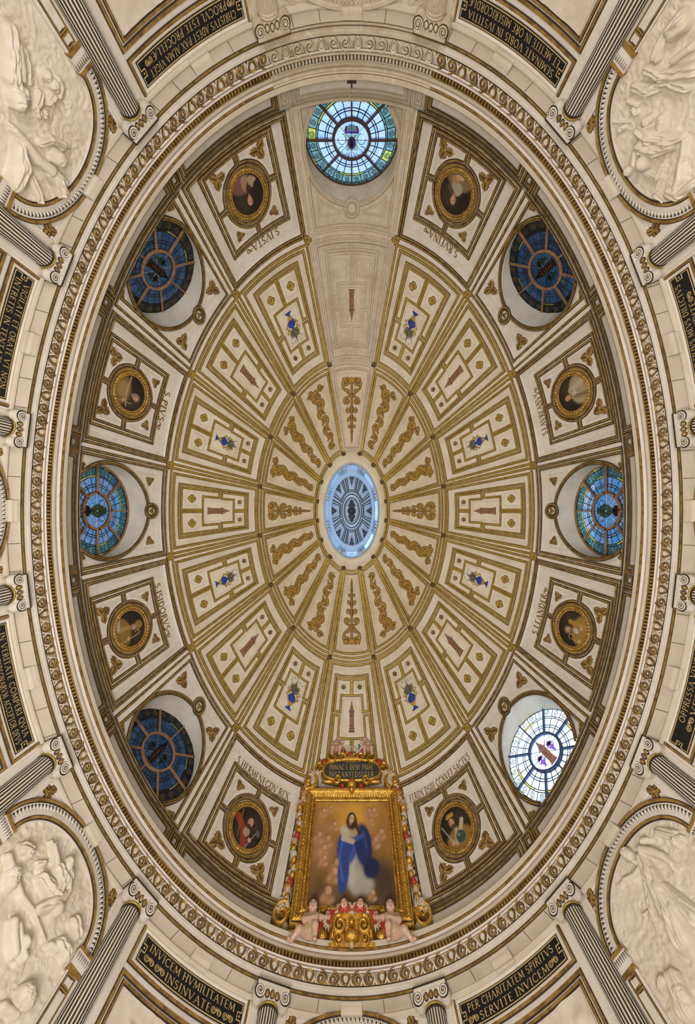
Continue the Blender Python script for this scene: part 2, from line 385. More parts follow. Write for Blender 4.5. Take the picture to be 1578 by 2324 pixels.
def vase_parts(f):
    """a blue vase with gilt handles and a spray of lilies; one unit tall"""
    body, gilt, green = MB(), MB(), MB()
    def lathe(mb, prof, m, z=.012):
        p = np.array(prof); n = len(p)
        G = np.stack([np.array([f(-x, y, .004) for x, y in p]), np.array([f(-x * .5, y, z) for x, y in p]), np.array([f(x * .5, y, z) for x, y in p]), np.array([f(x, y, .004) for x, y in p])], 1)
        mb.grid(G, m=m)
    lathe(body, [(.13, 0), (.12, .04), (.06, .08), (.045, .13)], 0)
    lathe(gilt, [(.05, .12), (.11, .22), (.13, .26)], 0)
    lathe(body, [(.10, .26), (.165, .30), (.175, .38), (.12, .46), (.055, .50), (.05, .53), (.09, .57)], 0)
    for sg in (-1, 1):
        q = [(sg * (.14 + .12 * math.sin(t)), .30 + .22 * (1 - math.cos(t)) / 2 + .06 * math.sin(2 * t)) for t in np.linspace(0, pi, 10)]
        a, b = strokes2(q, .045); gilt.grid(np.stack([np.array([f(x, y, .012) for x, y in a]), np.array([f(x, y, .012) for x, y in b])], 1))
        q = arc(sg * .21, .57, .055, .055, 90, 90 + sg * 330, 10); a, b = strokes2(q, .04)
        gilt.grid(np.stack([np.array([f(x, y, .012) for x, y in a]), np.array([f(x, y, .012) for x, y in b])], 1))
    rr = random.Random(3)
    for k in range(15):
        a = R(90 + (k - 7) * 13); L = .30 + .13 * rr.random() - .012 * abs(k - 7) * 2
        o = leaf_outline(L, .06, 12); c, s_ = math.cos(a), math.sin(a); z = .008 + .003 * (k % 3)
        green.poly(np.array([f(x * c - y * s_, .56 + x * s_ + y * c, z) for x, y in o]), k % 2)
    for a, L in ((55, .40), (92, .46), (128, .38), (75, .36), (110, .43)):
        c, s_ = math.cos(R(a)), math.sin(R(a)); green.poly(np.array([f(L * c + .03 * math.cos(t), .56 + L * s_ + .04 * math.sin(t), .014) for t in np.linspace(0, 2 * pi, 8, endpoint=False)]), 2)
    return body, gilt, green
LILY = mat('lily_white_paint', (0.42, 0.42, 0.38), (0.28, 0.28, 0.25), 25.0, 0.7)

# gilt arabesques of the crown: chains of spirals and leaves along y, one unit long
def arabesque(mb, f, wid, ln, axial, flip=1, k=1.0):
    def rib(pts, w0, w1, h=.022, e=.017):
        w0 *= .82 * k; w1 *= .82 * k; e *= k; h *= k
        p = np.asarray(pts, float) * [wid, ln]; n = len(p)
        w = np.linspace(w0, w1, n); d = np.gradient(p, axis=0); d = d / np.maximum(np.linalg.norm(d, axis=1, keepdims=True), 1e-9)
        s = np.stack([-d[:, 1], d[:, 0]], 1); G = []
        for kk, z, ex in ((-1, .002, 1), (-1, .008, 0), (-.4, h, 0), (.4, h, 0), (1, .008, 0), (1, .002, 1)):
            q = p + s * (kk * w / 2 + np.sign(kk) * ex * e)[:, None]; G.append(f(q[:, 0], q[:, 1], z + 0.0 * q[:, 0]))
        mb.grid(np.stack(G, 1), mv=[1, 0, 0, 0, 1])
    def spiral(cx, cy, r, a0, turns, dr=1, w=.055):
        t = np.linspace(0, 1, int(18 * turns) + 6); rr = r * (1 - .8 * t) ; a = a0 + dr * t * turns * 2 * pi
        asp = wid / ln
        rib(np.stack([cx + rr * np.cos(a), cy + rr * np.sin(a) * asp], 1), w, w * .55)
        ball(cx, cy, .045)
    def ball(cx, cy, r, m=0):
        a = np.linspace(0, 2 * pi, 12, endpoint=False); c = np.array([cx * wid, cy * ln]); G = []; r = r * k
        for q, z in ((r + .012, .002), (r, .010), (r * .7, .026), (r * .2, .034)): G.append(f(c[0] + q * np.cos(a), c[1] + q * np.sin(a), z + 0 * a))
        mb.grid(np.stack(G, 1), cu=True, mv=[1, m, m])
    def leafy(x, y, ang, L, w):
        L *= k; w *= k; o = leaf_outline(L, w, 14); c, s_ = math.cos(ang), math.sin(ang)
        px_ = x * wid + o[:, 0] * c - o[:, 1] * s_; py_ = y * ln + o[:, 0] * s_ + o[:, 1] * c
        o2 = leaf_outline(L + .02, w + .026, 14); o2[:, 0] -= .01
        qx = x * wid + o2[:, 0] * c - o2[:, 1] * s_; qy = y * ln + o2[:, 0] * s_ + o2[:, 1] * c
        cx = x * wid + o[:, 0] * .9 * c - o[:, 1] * .2 * s_; cy = y * ln + o[:, 0] * .9 * s_ + o[:, 1] * .2 * c
        mb.grid(np.stack([f(qx, qy, .001 + 0 * qx), f(px_, py_, .009 + 0 * qx), f(cx, cy, .022 + 0 * qx)], 1), cu=True, mv=[1, 0])
    if axial:
        rib([(0, .05), (0, .95)], .05, .03)
        for sg in (-1, 1):
            spiral(sg * .55, .07, .42, R(90 - sg * 60), 1.3, sg, .06)
            rib([(sg * .75, .02), (sg * .95, .10), (sg * .85, .17), (sg * .35, .24), (sg * .12, .29)], .07, .05)
            leafy(sg * .5, .19, R(90 + sg * 55), .10, .06)
            spiral(sg * .50, .36, .36, R(-90), 1.25, sg, .055)
            rib([(sg * .12, .29), (sg * .55, .31), (sg * .80, .37)], .05, .04)
            spiral(sg * .34, .50, .24, R(-90), 1.2, sg, .05)
            spiral(sg * .26, .63, .2, R(90), 1.2, -sg, .045)
            spiral(sg * .20, .74, .15, R(-90), 1.1, sg, .04)
            leafy(sg * .04, .44, R(90 - sg * 35), .09, .045); leafy(sg * .03, .57, R(90 - sg * 35), .08, .04); leafy(sg * .02, .80, R(90 - sg * 25), .07, .035)
        for y, r in ((.07, .085), (.29, .04), (.45, .035), (.58, .035), (.69, .032), (.86, .03)): ball(0, y, r)
        leafy(0, .87, R(90), .13 * ln, .05)
        for kq in range(6): leafy(0, .07, R(kq * 60 + 30), .10, .06)
    else:
        t = np.linspace(0, 1, 60)
        amp = .42 * (1 - .45 * t)
        rib(np.stack([flip * amp * np.sin(t * 3.2 * 2 * pi), .03 + .92 * t], 1), .075, .04)
        for kq in range(7):
            tt = (kq + .5) / 6.9; sg = flip * (1 if kq % 2 == 0 else -1); am = .42 * (1 - .45 * tt)
            spiral(sg * am * .15, .03 + .92 * tt, .62 * (1 - .45 * tt), R(90 if sg > 0 else 90), 1.2, -sg, .06)
            leafy(sg * am * .9, .03 + .92 * tt, R(90 - sg * 70), .10 * (1 - .3 * tt), .06)
            leafy(-sg * am * .5, .06 + .92 * tt, R(90 + sg * 60), .085, .05)
        for sg in (-1, 1):
            spiral(sg * .62, .02, .34, R(90 - sg * 90), 1.2, sg, .055)
            leafy(sg * .2, .10, R(90 - sg * 40), .11, .07)
        leafy(0, .93, R(90 + flip * 20), .10, .05)
        ball(0, .05, .07)

# ------------------------------------------------------------------ the vault: shell, coffers, ribs
HC, RHO = 6.70, 0.93
def rho_of(i): return .90 if i in (1, 5, 9, 13) else .93          # height and radius of the round windows
ceiling = None
def shell():
    mb = MB()
    for i, (tc, hw, win) in enumerate(BAYS):
        v0 = 1.0 if (win and i != 11) else 0.0
        s = np.concatenate([np.linspace(v0, 3, 12 if v0 else 18), [3.06, 3.12]])
        th = np.linspace(tc - hw, tc + hw, 9)
        T, S_ = np.meshgrid(th, s, indexing='ij'); mb.grid(dome(T, S_, -.10)[0])
    return mb
ceiling = obj('ceiling', shell(), [OCHRE], smooth=True, kind='structure', label='oval coffered dome with painted panels above the hall')

def hw_of(i): return BAYS[i][1]
def win_geo(i):
    """window frame in the wall of a bay: centre of the glass, outward axis, tangent"""
    tc = BAYS[i][0]
    n = np.array([math.cos(tc) / B0 * B0 / 4.99, math.sin(tc) / B0, 0.0]); n = n / np.linalg.norm(n)
    c = abs(math.cos(tc)); rpx = np.array([578 * math.cos(tc) / max(1e-9, 1), 831 * math.sin(tc), 0])
    k = 1.0
    if i in (1, 5, 9, 13): rpx = np.array([435.7 * np.sign(math.cos(tc)), 543.5 * np.sign(math.sin(tc)), 0])
    C = rpx * HC / F; C[2] = HC
    if i in (1, 5, 9, 13): n = norm(n + norm(np.array([C[0], C[1], 0])))
    T = np.array([-n[1], n[0], 0])
    th = np.linspace(tc - hw_of(i), tc + hw_of(i), 60); sup = np.max(dome0(th, np.full(60, .06)) @ n - 1e3 * (np.abs((dome0(th, np.full(60, .06)) - C) @ T) > .55))
    C = C + n * max(0.0, sup + .03 - C @ n)
    return C, n, T
def hole_uv(i, rho, vmin, n=160):
    """outline of a horizontal cylinder of radius rho through the vault, in bay coordinates"""
    C, nrm, T = win_geo(i); tc, hw, _ = BAYS[i]
    a = np.linspace(0, 2 * pi, n, endpoint=False) + pi / 2
    hz = HC + rho * np.sin(a); tx = rho * np.cos(a)
    sg = np.linspace(-.3, 1.2, 400); hs = h_of(sg)
    hmin = h_of(np.array([vmin]))[0]
    lim = np.maximum(hz, hmin)
    v = np.interp(lim, hs, sg)
    th = np.full(n, tc); t0 = C @ T
    for _ in range(12):
        P = dome0(th, v); e = P @ T - t0 - tx
        D = (dome0(th + 1e-4, v) @ T - dome0(th - 1e-4, v) @ T) / 2e-4
        th = th - e / D
    return np.stack([(th - tc) / hw, v], 1), hz > hmin
def inside(poly, u, v):
    return None

def coffer_base(i, t):
    """returns (mesh builder) field and rib frame of one coffer"""
    b = Bay(i, t); mb = MB()
    return b, mb
def frame_plate(mb, b, uo, v0, v1, ui, va, vb, z, m=0, lip=.012, z0=0.0, k=10):
    A = dense(rect(uo, v0, v1), True, 10); 
    def per(u, p, q):
        c = rect(u, p, q); out = []
        for j in range(4):
            a_, b_ = np.array(c[j]), np.array(c[(j + 1) % 4]); out += [a_ + (b_ - a_) * x / k for x in range(k)]
        return np.array(out)
    o, n_, n2 = per(uo, v0, v1), per(ui, va, vb), per(ui - lip, va + lip, vb - lip)
    G = np.stack([b.S(o[:, 0], o[:, 1], z)[0], b.S(n_[:, 0], n_[:, 1], z)[0], b.S(n2[:, 0], n2[:, 1], z0)[0]], 1)
    mb.grid(G, cu=True, m=m)
def field(mb, b, u, v0, v1, z, m=0, nu=8, nv=8):
    U, V = np.meshgrid(np.linspace(-u, u, nu + 1), np.linspace(v0, v1, nv + 1), indexing='ij')
    mb.grid(b.S(U, V, z)[0], m=m)
def slab(mb, b, u, v0, v1, z, m=0, du=.03, dv=.02, z0=0.0):
    frame_plate(mb, b, u, v0, v1, u - du, v0 + dv, v1 - dv, z0, m, lip=-1e-6, z0=z, k=8)
    field(mb, b, u - du, v0 + dv, v1 - dv, z, m, 8, 8)
GW, GE, GH = .030, .017, .013
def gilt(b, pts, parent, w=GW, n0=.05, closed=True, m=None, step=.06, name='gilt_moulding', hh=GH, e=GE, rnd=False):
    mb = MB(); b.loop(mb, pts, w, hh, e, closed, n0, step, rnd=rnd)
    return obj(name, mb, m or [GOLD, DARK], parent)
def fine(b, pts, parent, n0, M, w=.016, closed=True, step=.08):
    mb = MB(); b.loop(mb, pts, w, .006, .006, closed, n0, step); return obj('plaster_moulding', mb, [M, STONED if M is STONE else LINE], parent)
PW = None
def ngon_fan(mb, P, m=0): mb.poly(P, m)
def circle_uv(b, u0, v0, r, a0=0, a1=360, n=48):
    a = np.radians(np.linspace(a0, a1, n, endpoint=(a1 - a0) < 360)); mv = b.mv_at(v0)
    v = v0 + r * np.sin(a) / mv
    mu = np.array([b.mu_at(x) for x in np.linspace(v0 - .4, v0 + .4, 9)])
    return np.stack([u0 + r * np.cos(a) / np.interp(v, np.linspace(v0 - .4, v0 + .4, 9), mu), v], 1)
def portrait_cells(b, ui, va, vb, vc, rc, g):
    """outlines of the four corner fields around the round frame"""
    out = []; mu = b.mu_at(vc); mv = b.mv_at(vc); gu, gv = g / mu, g / mv
    for su in (-1, 1):
        for (vv, sv) in ((va, -1), (vb, 1)):
            al = math.asin(g / rc); a = np.linspace(al, pi / 2 - al, 16)
            arcp = np.stack([su * rc * np.cos(a) / mu, vc + sv * rc * np.sin(a) / mv], 1)
            pts = [(su * ui, vc + sv * gv), (su * ui, vv), (su * gu, vv)] + [tuple(p) for p in arcp[::-1]]
            out.append((su, sv, pts))
    return out
def inset(pts, d, b, vc):
    """shrink an outline towards its inside by d metres (in the metric chart)"""
    p = np.array(pts) * [b.mu_at(vc), b.mv_at(vc)]
    if np.sum(p[:, 0] * np.roll(p[:, 1], -1) - np.roll(p[:, 0], -1) * p[:, 1]) < 0: p = p[::-1]
    d1 = norm(np.roll(p, -1, 0) - p); d0 = np.roll(d1, 1, 0)
    n0 = np.stack([-d0[:, 1], d0[:, 0]], 1); n1 = np.stack([-d1[:, 1], d1[:, 0]], 1)
    m = (n0 + n1) / np.maximum(1 + np.sum(n0 * n1, 1, keepdims=True), .4)
    return (p + m * d) / [b.mu_at(vc), b.mv_at(vc)]
VC, RC = .435, .545
INK = mat('brown_gold_lettering', (0.20, 0.115, 0.035), (0.13, 0.07, 0.02), 20, .6)
NAMES = {0: 'S.LAVREANVS~', 2: 'S.RVFINA~', 4: 'S.IVSTA~', 6: 'S.PIVS~', 8: 'S.ISIDORVS~', 10: 'S.HERMENEGDV.REX', 12: "FERDN'DSIII CGNVET.SACTVS", 14: 'S.LEANDER~'}
def coffer_portrait(i):
    b = Bay(i, 0); mb = MB()
    field(mb, b, .95, .0, .97, 0, 0, 10, 10)
    frame_plate(mb, b, 1.004, -.05, 1, .885, .04, .93, .055)
    slab(mb, b, .685, .066, .785, .028)
    c = obj('coffer', mb, [WHITE], ceiling)
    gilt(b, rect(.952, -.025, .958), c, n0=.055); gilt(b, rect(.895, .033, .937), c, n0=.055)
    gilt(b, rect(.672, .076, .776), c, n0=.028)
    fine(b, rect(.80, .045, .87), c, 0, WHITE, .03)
    for su, sv, pts in portrait_cells(b, .605, .108, .748, VC, RC, .034):
        gilt(b, pts, c, n0=.028)
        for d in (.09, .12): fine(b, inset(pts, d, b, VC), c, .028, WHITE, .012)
        big = sv < 0; v = .185 if big else .672
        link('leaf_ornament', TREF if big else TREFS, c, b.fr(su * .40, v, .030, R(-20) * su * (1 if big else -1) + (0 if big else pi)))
    gilt(b, circle_uv(b, 0, VC, RC - .062), c, n0=.028, step=.5)
    mb = MB(); t = NAMES[i]; f = b.xy(0, .800)
    lettering(mb, t, f, .135, b.mu_at(.8) * {0: .95, 2: .86, 4: .80, 6: .78, 8: 1.08, 10: 1.30, 12: 1.50, 14: .95}[i], z=.008, bold=1.45)
    obj('painted_lettering', mb, [INK], c, kind='stuff')
    return c
def stone_or(i, M, bare=(3,)): return STONE if i in bare else M
def coffer_window(i):
    b = Bay(i, 0); M = stone_or(i, WHITE); mb = MB(); top = i == 3
    u1 = .86 if i in (7, 15) else .80
    if i == 11:
        field(mb, b, .95, 0, .97, 0)
        frame_plate(mb, b, 1.004, -.05, 1, .86, .03, .92, .055)
        c = obj('coffer', mb, [M], ceiling)
        gilt(b, rect(.94, .006, .96), c, n0=.055); gilt(b, rect(.87, .026, .925), c, n0=.055)
        return c, b
    RHO = rho_of(i); H, arcm = hole_uv(i, RHO, .016)
    vc = .42; k = len(H)
    o = []
    for p in H:
        d = p - [0, vc]; q = min((.999 / abs(d[0])) if d[0] else 9, ((.99 - vc) / d[1]) if d[1] > 0 else ((vc + .04) / -d[1] if d[1] < 0 else 9)); o.append([d[0] * q, vc + d[1] * q])
    o = np.array(o)
    G = np.stack([b.S(*(H + (o - H) * t).T, 0)[0] for t in (0, .25, .5, .75, 1)], 1); mb.grid(G, cu=True)
    C, n, T = win_geo(i); P0 = b.S(H[:, 0], H[:, 1], 0)[0]; dist = (C - P0) @ n + .03
    rev = np.stack([P0 + n * (dist * t)[:, None] for t in (0, .35, .7, 1.0)], 1)
    mb.grid(rev, cu=True, m=1)
    frame_plate(mb, b, 1.004, -.05, 1, u1, .006, .925, .055, lip=.004)
    c = obj('coffer', mb, [M, STONE if top else REVEAL], ceiling)
    mm = [STONE, STONED] if top else None
    gilt(b, rect(.94, -.025, .96), c, n0=.055, m=mm); gilt(b, [(-u1 - .015, .0), (-u1 - .015, .93), (u1 + .015, .93), (u1 + .015, .0)], c, n0=.055, m=mm, closed=False)
    # rim mouldings round the opening (open at the attic)
    for rho, w in ((RHO + .014, .014), (RHO + .048, .022)):
        r, up = hole_uv(i, rho, .02); r = r[up]
        j = int(np.argmax(np.linalg.norm(np.diff(r, axis=0), axis=1))) + 1
        r = np.roll(r, -j, 0) if np.linalg.norm(r[0] - r[-1]) < .05 else r
        gilt(b, r, c, w, .060, False, mm, step=.2)
    if top: link_small = None
    v0 = .805; r0 = .155
    mb = MB(); f = b.xy(0, v0)
    a = np.linspace(0, 2 * pi, 40, endpoint=False)
    mb.grid(np.stack([f(q * np.cos(a), q * np.sin(a), z + 0 * a) for q, z in ((r0 + .02, .0), (r0 + .02, .07), (.01, .075))], 1), cu=True)
    d = obj('oval_field', mb, [M], c)
    for r, w in ((r0, .03), (r0 - .055, .014)): gilt(b, circle_uv(b, 0, v0, r), c, w, .072, True, mm, step=.5)
    if not top: link('leaf_ornament', TREFS, c, b.fr(0, v0, .08, R(180)) @ Matrix.Scale(.62, 4))
    for su in (-1, 1):
        # corner fields
        cu, cv = su * (u1 - .10), .865
        r2, up = hole_uv(i, RHO + .15, .05)
        sel = r2[(r2[:, 0] * su > .16) & (r2[:, 1] > .42) & (np.abs(r2[:, 0]) < u1 - .10)]
        sel = sel[np.argsort(sel[:, 0] * su)]
        if len(sel) > 3:
            pts = [tuple(p) for p in sel] + [(cu, sel[-1][1] + .01), (cu, cv), (sel[0][0] + su * .06, cv)]
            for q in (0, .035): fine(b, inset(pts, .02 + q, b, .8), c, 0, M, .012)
        if not top:
            link('leaf_ornament', TREFS if i in (7, 15) else TREF, c, b.fr(su * .60, .80, .004, R(180) + su * R(35)))
            link('leaf_ornament', TREFS, c, b.fr(su * (.69 if i in (7, 15) else .745), .05, .004, -su * R(30)) @ Matrix.Scale(.7, 4))
    return c, b
REVEAL = mat('reveal_plaster', (0.60, 0.57, 0.52), (0.50, 0.47, 0.42), 2.0, 0.75, bump=0.15)
def coffer_mid(i):
    b = Bay(i, 1); M = stone_or(i, CREAM); mb = MB(); top = i == 3
    field(mb, b, .9, .02, .98, 0, 0, 8, 12)
    frame_plate(mb, b, 1, 0, 1, .83, .055, .955, .055)
    slab(mb, b, .645, .112, .882, .025)
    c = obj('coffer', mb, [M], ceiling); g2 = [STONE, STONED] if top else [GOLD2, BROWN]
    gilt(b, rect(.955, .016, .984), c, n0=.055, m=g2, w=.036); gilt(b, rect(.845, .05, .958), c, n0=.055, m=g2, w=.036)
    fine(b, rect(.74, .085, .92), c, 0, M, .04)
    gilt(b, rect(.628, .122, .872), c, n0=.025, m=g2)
    for su in (-1, 1):
        for pts, n_ in (([(.555, .150), (.025, .150), (.025, .385), (.385, .385), (.385, .562), (.555, .562)], 0), ([(.555, .846), (.025, .846), (.025, .722), (.365, .722), (.365, .590), (.555, .590)], 1)):
            pts = [(su * x, y) for x, y in pts]
            gilt(b, pts, c, n0=.025, m=g2, w=.034)
        for pts in (rect(.17, .195, .335), rect(.13, .76, .815)):
            pts = [(su * .30 + x, y) for x, y in pts]
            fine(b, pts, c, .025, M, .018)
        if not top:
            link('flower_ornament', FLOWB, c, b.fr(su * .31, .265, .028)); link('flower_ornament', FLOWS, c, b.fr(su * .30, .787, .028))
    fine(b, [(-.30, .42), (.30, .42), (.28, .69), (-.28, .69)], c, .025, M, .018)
    if BAYS[i][2]:
        f = b.xy(0, .435); ln = .245 * b.mv_at(.55); wd = 1.05 if i not in (3, 11) else .72
        obj('painted_tower', tower_fn(lambda x, y, z: f(np.asarray(x) * ln * wd, np.asarray(y) * ln, .027 + z)), [TOWA, TOWB, TOWC], c, label='reddish brown painted bell tower', kind='stuff')
    else:
        f = b.xy(0, .435); ln = .255 * b.mv_at(.55)
        q, g_, gr = vase_parts(lambda x, y, z: f(np.asarray(x) * ln, np.asarray(y) * ln, .027 + z))
        v = obj('painted_vase', q, [VBLUE], c, label='blue painted vase'); obj('vase_handle', g_, [GOLD2], v); obj('lily_spray', gr, [VGREEN, BROWN, LILY], v, kind='stuff')
    return c
def coffer_top(i):
    b = Bay(i, 2); M = OCHRE; mb = MB()
    field(mb, b, .88, .02, .97, 0, 0, 6, 12)
    frame_plate(mb, b, 1, 0, 1, .80 if i != 3 else .74, .075, .925, .055)
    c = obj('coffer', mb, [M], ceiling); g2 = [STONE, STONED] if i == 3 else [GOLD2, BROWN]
    gilt(b, rect(.925, .022, .962), c, n0=.055, m=g2, w=.032, e=.018); gilt(b, rect(.82, .068, .93), c, n0=.055, m=g2, w=.028, e=.018)
    fine(b, rect(.60, .12, .88), c, 0, M, .02)
    axial = i in (3, 7, 11, 15)
    f = b.xy(0, .15); vs = np.linspace(.15, .88, 12); mv = [b.mv_at(v) for v in vs]
    ln = float(np.trapz(mv, vs)); f0 = b.S
    mus = np.array([b.mu_at(v) for v in vs]); cum = np.concatenate([[0], np.cumsum((np.array(mv[1:]) + mv[:-1]) / 2 * np.diff(vs))])
    def g(x, y, z):
        v = np.interp(np.asarray(y, float), cum, vs); v = v + np.where(np.asarray(y) < 0, np.asarray(y) / mv[0], 0) + np.where(np.asarray(y) > ln, (np.asarray(y) - ln) / mv[-1], 0)
        return f0(np.asarray(x) / np.interp(v, vs, mus), v, z)[0]
    mb = MB(); arabesque(mb, g, {3: .30, 11: .27, 7: .27, 15: .27}.get(i, .31), ln, axial, 1 if i in (1, 4, 6, 8, 12, 14, 2) else -1)
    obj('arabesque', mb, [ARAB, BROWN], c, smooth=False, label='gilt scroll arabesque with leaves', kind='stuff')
    return c
WINC = {}
for i in range(16):
    if BAYS[i][2]: WINC[i] = coffer_window(i)
    else: coffer_portrait(i)
    coffer_mid(i); coffer_top(i)
for i, e in enumerate(EDGE):
    for s_, m in ((.985, BOSS), (1.985, BOSSD), (2.97, BOSSD)):
        P, N = dome(np.array([R(e)] * 2), np.array([s_, s_ + .02]), .058)
        link('rosette_boss', m, ceiling, frame(P[0], N[0], P[1] - P[0]))

# ------------------------------------------------------------------ stained glass
def glass(name, c, c2, var=0.6, clear=0.35, gain=1.0):
    m = bpy.data.materials.new(name); m.use_nodes = True; nt = m.node_tree; N = nt.nodes; L = nt.links
    N.remove(N['Principled BSDF']); out = N['Material Output']
    oi = N.new('ShaderNodeObjectInfo'); mx = N.new('ShaderNodeMix'); mx.data_type = 'RGBA'
    mx.inputs[6].default_value = (*c, 1); mx.inputs[7].default_value = (*c2, 1); L.new(oi.outputs['Random'], mx.inputs[0])
    g = N.new('ShaderNodeNewGeometry'); t = N.new('ShaderNodeTexNoise'); t.inputs['Scale'].default_value = 22; t.inputs['Detail'].default_value = 4
    L.new(g.outputs['Position'], t.inputs['Vector'])
    r = N.new('ShaderNodeMapRange'); r.inputs[1].default_value = .3; r.inputs[2].default_value = .7; r.inputs[3].default_value = 1 - var; r.inputs[4].default_value = 1.0
    L.new(t.outputs[0], r.inputs[0])
    m2 = N.new('ShaderNodeMix'); m2.data_type = 'RGBA'; m2.blend_type = 'MULTIPLY'; m2.inputs[0].default_value = 1.0
    L.new(mx.outputs[2], m2.inputs[6]); L.new(r.outputs[0], m2.inputs[7])
    tr = N.new('ShaderNodeBsdfTranslucent'); tp = N.new('ShaderNodeBsdfTransparent'); gl = N.new('ShaderNodeBsdfGlossy'); gl.inputs['Roughness'].default_value = .15
    L.new(m2.outputs[2], tr.inputs[0]); L.new(m2.outputs[2], tp.inputs[0])
    ms = N.new('ShaderNodeMixShader'); ms.inputs[0].default_value = clear; L.new(tr.outputs[0], ms.inputs[1]); L.new(tp.outputs[0], ms.inputs[2])
    m3 = N.new('ShaderNodeMixShader'); m3.inputs[0].default_value = .03; L.new(ms.outputs[0], m3.inputs[1]); L.new(gl.outputs[0], m3.inputs[2])
    L.new(m3.outputs[0], out.inputs[0]); return m
LEAD = mat('lead_came', (0.012, 0.016, 0.022), None, rough=0.5)
BARB = mat('glazing_bar_iron', (0.30, 0.165, 0.085), (0.20, 0.10, 0.05), 12.0, 0.6)
BARD = mat('glazing_bar_dark', (0.075, 0.045, 0.040), None, rough=0.5)
BARU = mat('glazing_bar_blue', (0.05, 0.075, 0.16), None, rough=0.5)
GDEEP = glass('deep_blue_glass', (0.040, 0.115, 0.185), (0.11, 0.165, 0.25))
GDEEPB = glass('dark_border_glass', (0.025, 0.025, 0.022), (0.05, 0.05, 0.04))
GCYAN = glass('cyan_glass', (0.13, 0.32, 0.44), (0.32, 0.32, 0.40))
GCYANB = glass('teal_border_glass', (0.06, 0.16, 0.15), (0.12, 0.22, 0.16))
GPALE = glass('pale_blue_glass', (0.56, 0.58, 0.62), (0.78, 0.68, 0.72), .35)
GPALEB = glass('green_border_glass', (0.22, 0.32, 0.23), (0.36, 0.43, 0.34), .6)
GWHITE = glass('clear_white_glass', (0.86, 0.93, 0.97), (0.95, 0.97, 0.99), .2, .5)
GWHITEB = glass('pale_border_glass', (0.72, 0.80, 0.62), (0.90, 0.88, 0.78), .3)
GYEL = glass('yellow_glass', (0.80, 0.55, 0.05), (0.75, 0.62, 0.12), .4)
GRED = glass('red_glass', (0.30, 0.03, 0.03), (0.20, 0.02, 0.05), .5)
GPUR = glass('purple_glass', (0.16, 0.06, 0.34), (0.22, 0.08, 0.30), .5)
GGRN = glass('olive_green_glass', (0.30, 0.36, 0.10), (0.42, 0.44, 0.18), .5)
GBRN = glass('brown_glass', (0.085, 0.028, 0.02), (0.12, 0.04, 0.025), .5)
RW = 0.925
def sector(r0, r1, a0, a1, gap, swirl=False):
    """a pane between two radii and angles, slightly pillowed"""
    mb = MB(); g0, g1 = gap / r0, gap / r1; n = 5
    aa = lambda r, g: np.linspace(a0 + g, a1 - g, n)
    rows = []
    for r, t in ((r0 + gap, 0), (r0 + (r1 - r0) * .5, .5), (r1 - gap, 1)):
        a = aa(r, gap / r); rows.append(np.stack([r * np.sin(a), r * np.cos(a), np.array([0, .004, .006 if t == .5 else .004, .004, 0])], 1))
    mb.grid(np.stack(rows, 0), m=0)
    if swirl:
        rc, ac = (r0 + r1) / 2, (a0 + a1) / 2; t = np.linspace(0, 1, 26); q = (r1 - r0) * .40 * (1 - .85 * t); w = t * 2.1 * 2 * pi + 1
        p = np.stack([q * np.cos(w), rc + q * np.sin(w)], 1); c, s_ = math.cos(-ac), math.sin(-ac)
        p = np.stack([p[:, 0] * c - p[:, 1] * s_, p[:, 0] * s_ + p[:, 1] * c], 1)
        A, B = strokes2(p, .012); z = np.full(len(A), .010)
        mb.grid(np.stack([np.column_stack([A, z]), np.column_stack([B, z])], 1), m=1)
    return mb
TRACE = {}
PRINGS = [(.42, .535, 24, 0), (.535, .585, 24, 0), (.585, .745, 24, 0), (.745, .785, 16, 1), (.785, .955, 24, 2), (.955, 1.0, 32, 1)]
PMESH = {}
def pane_mesh(k, m0, m1):
    key = (k, m0.name)
    if key not in PMESH:
        r0, r1, n, t = PRINGS[k]
        PMESH[key] = mesh_of('pane', sector(r0 * RW, r1 * RW, 0, 2 * pi / n, .003, t == 2), [m0, m1], world=False)
    return PMESH[key]
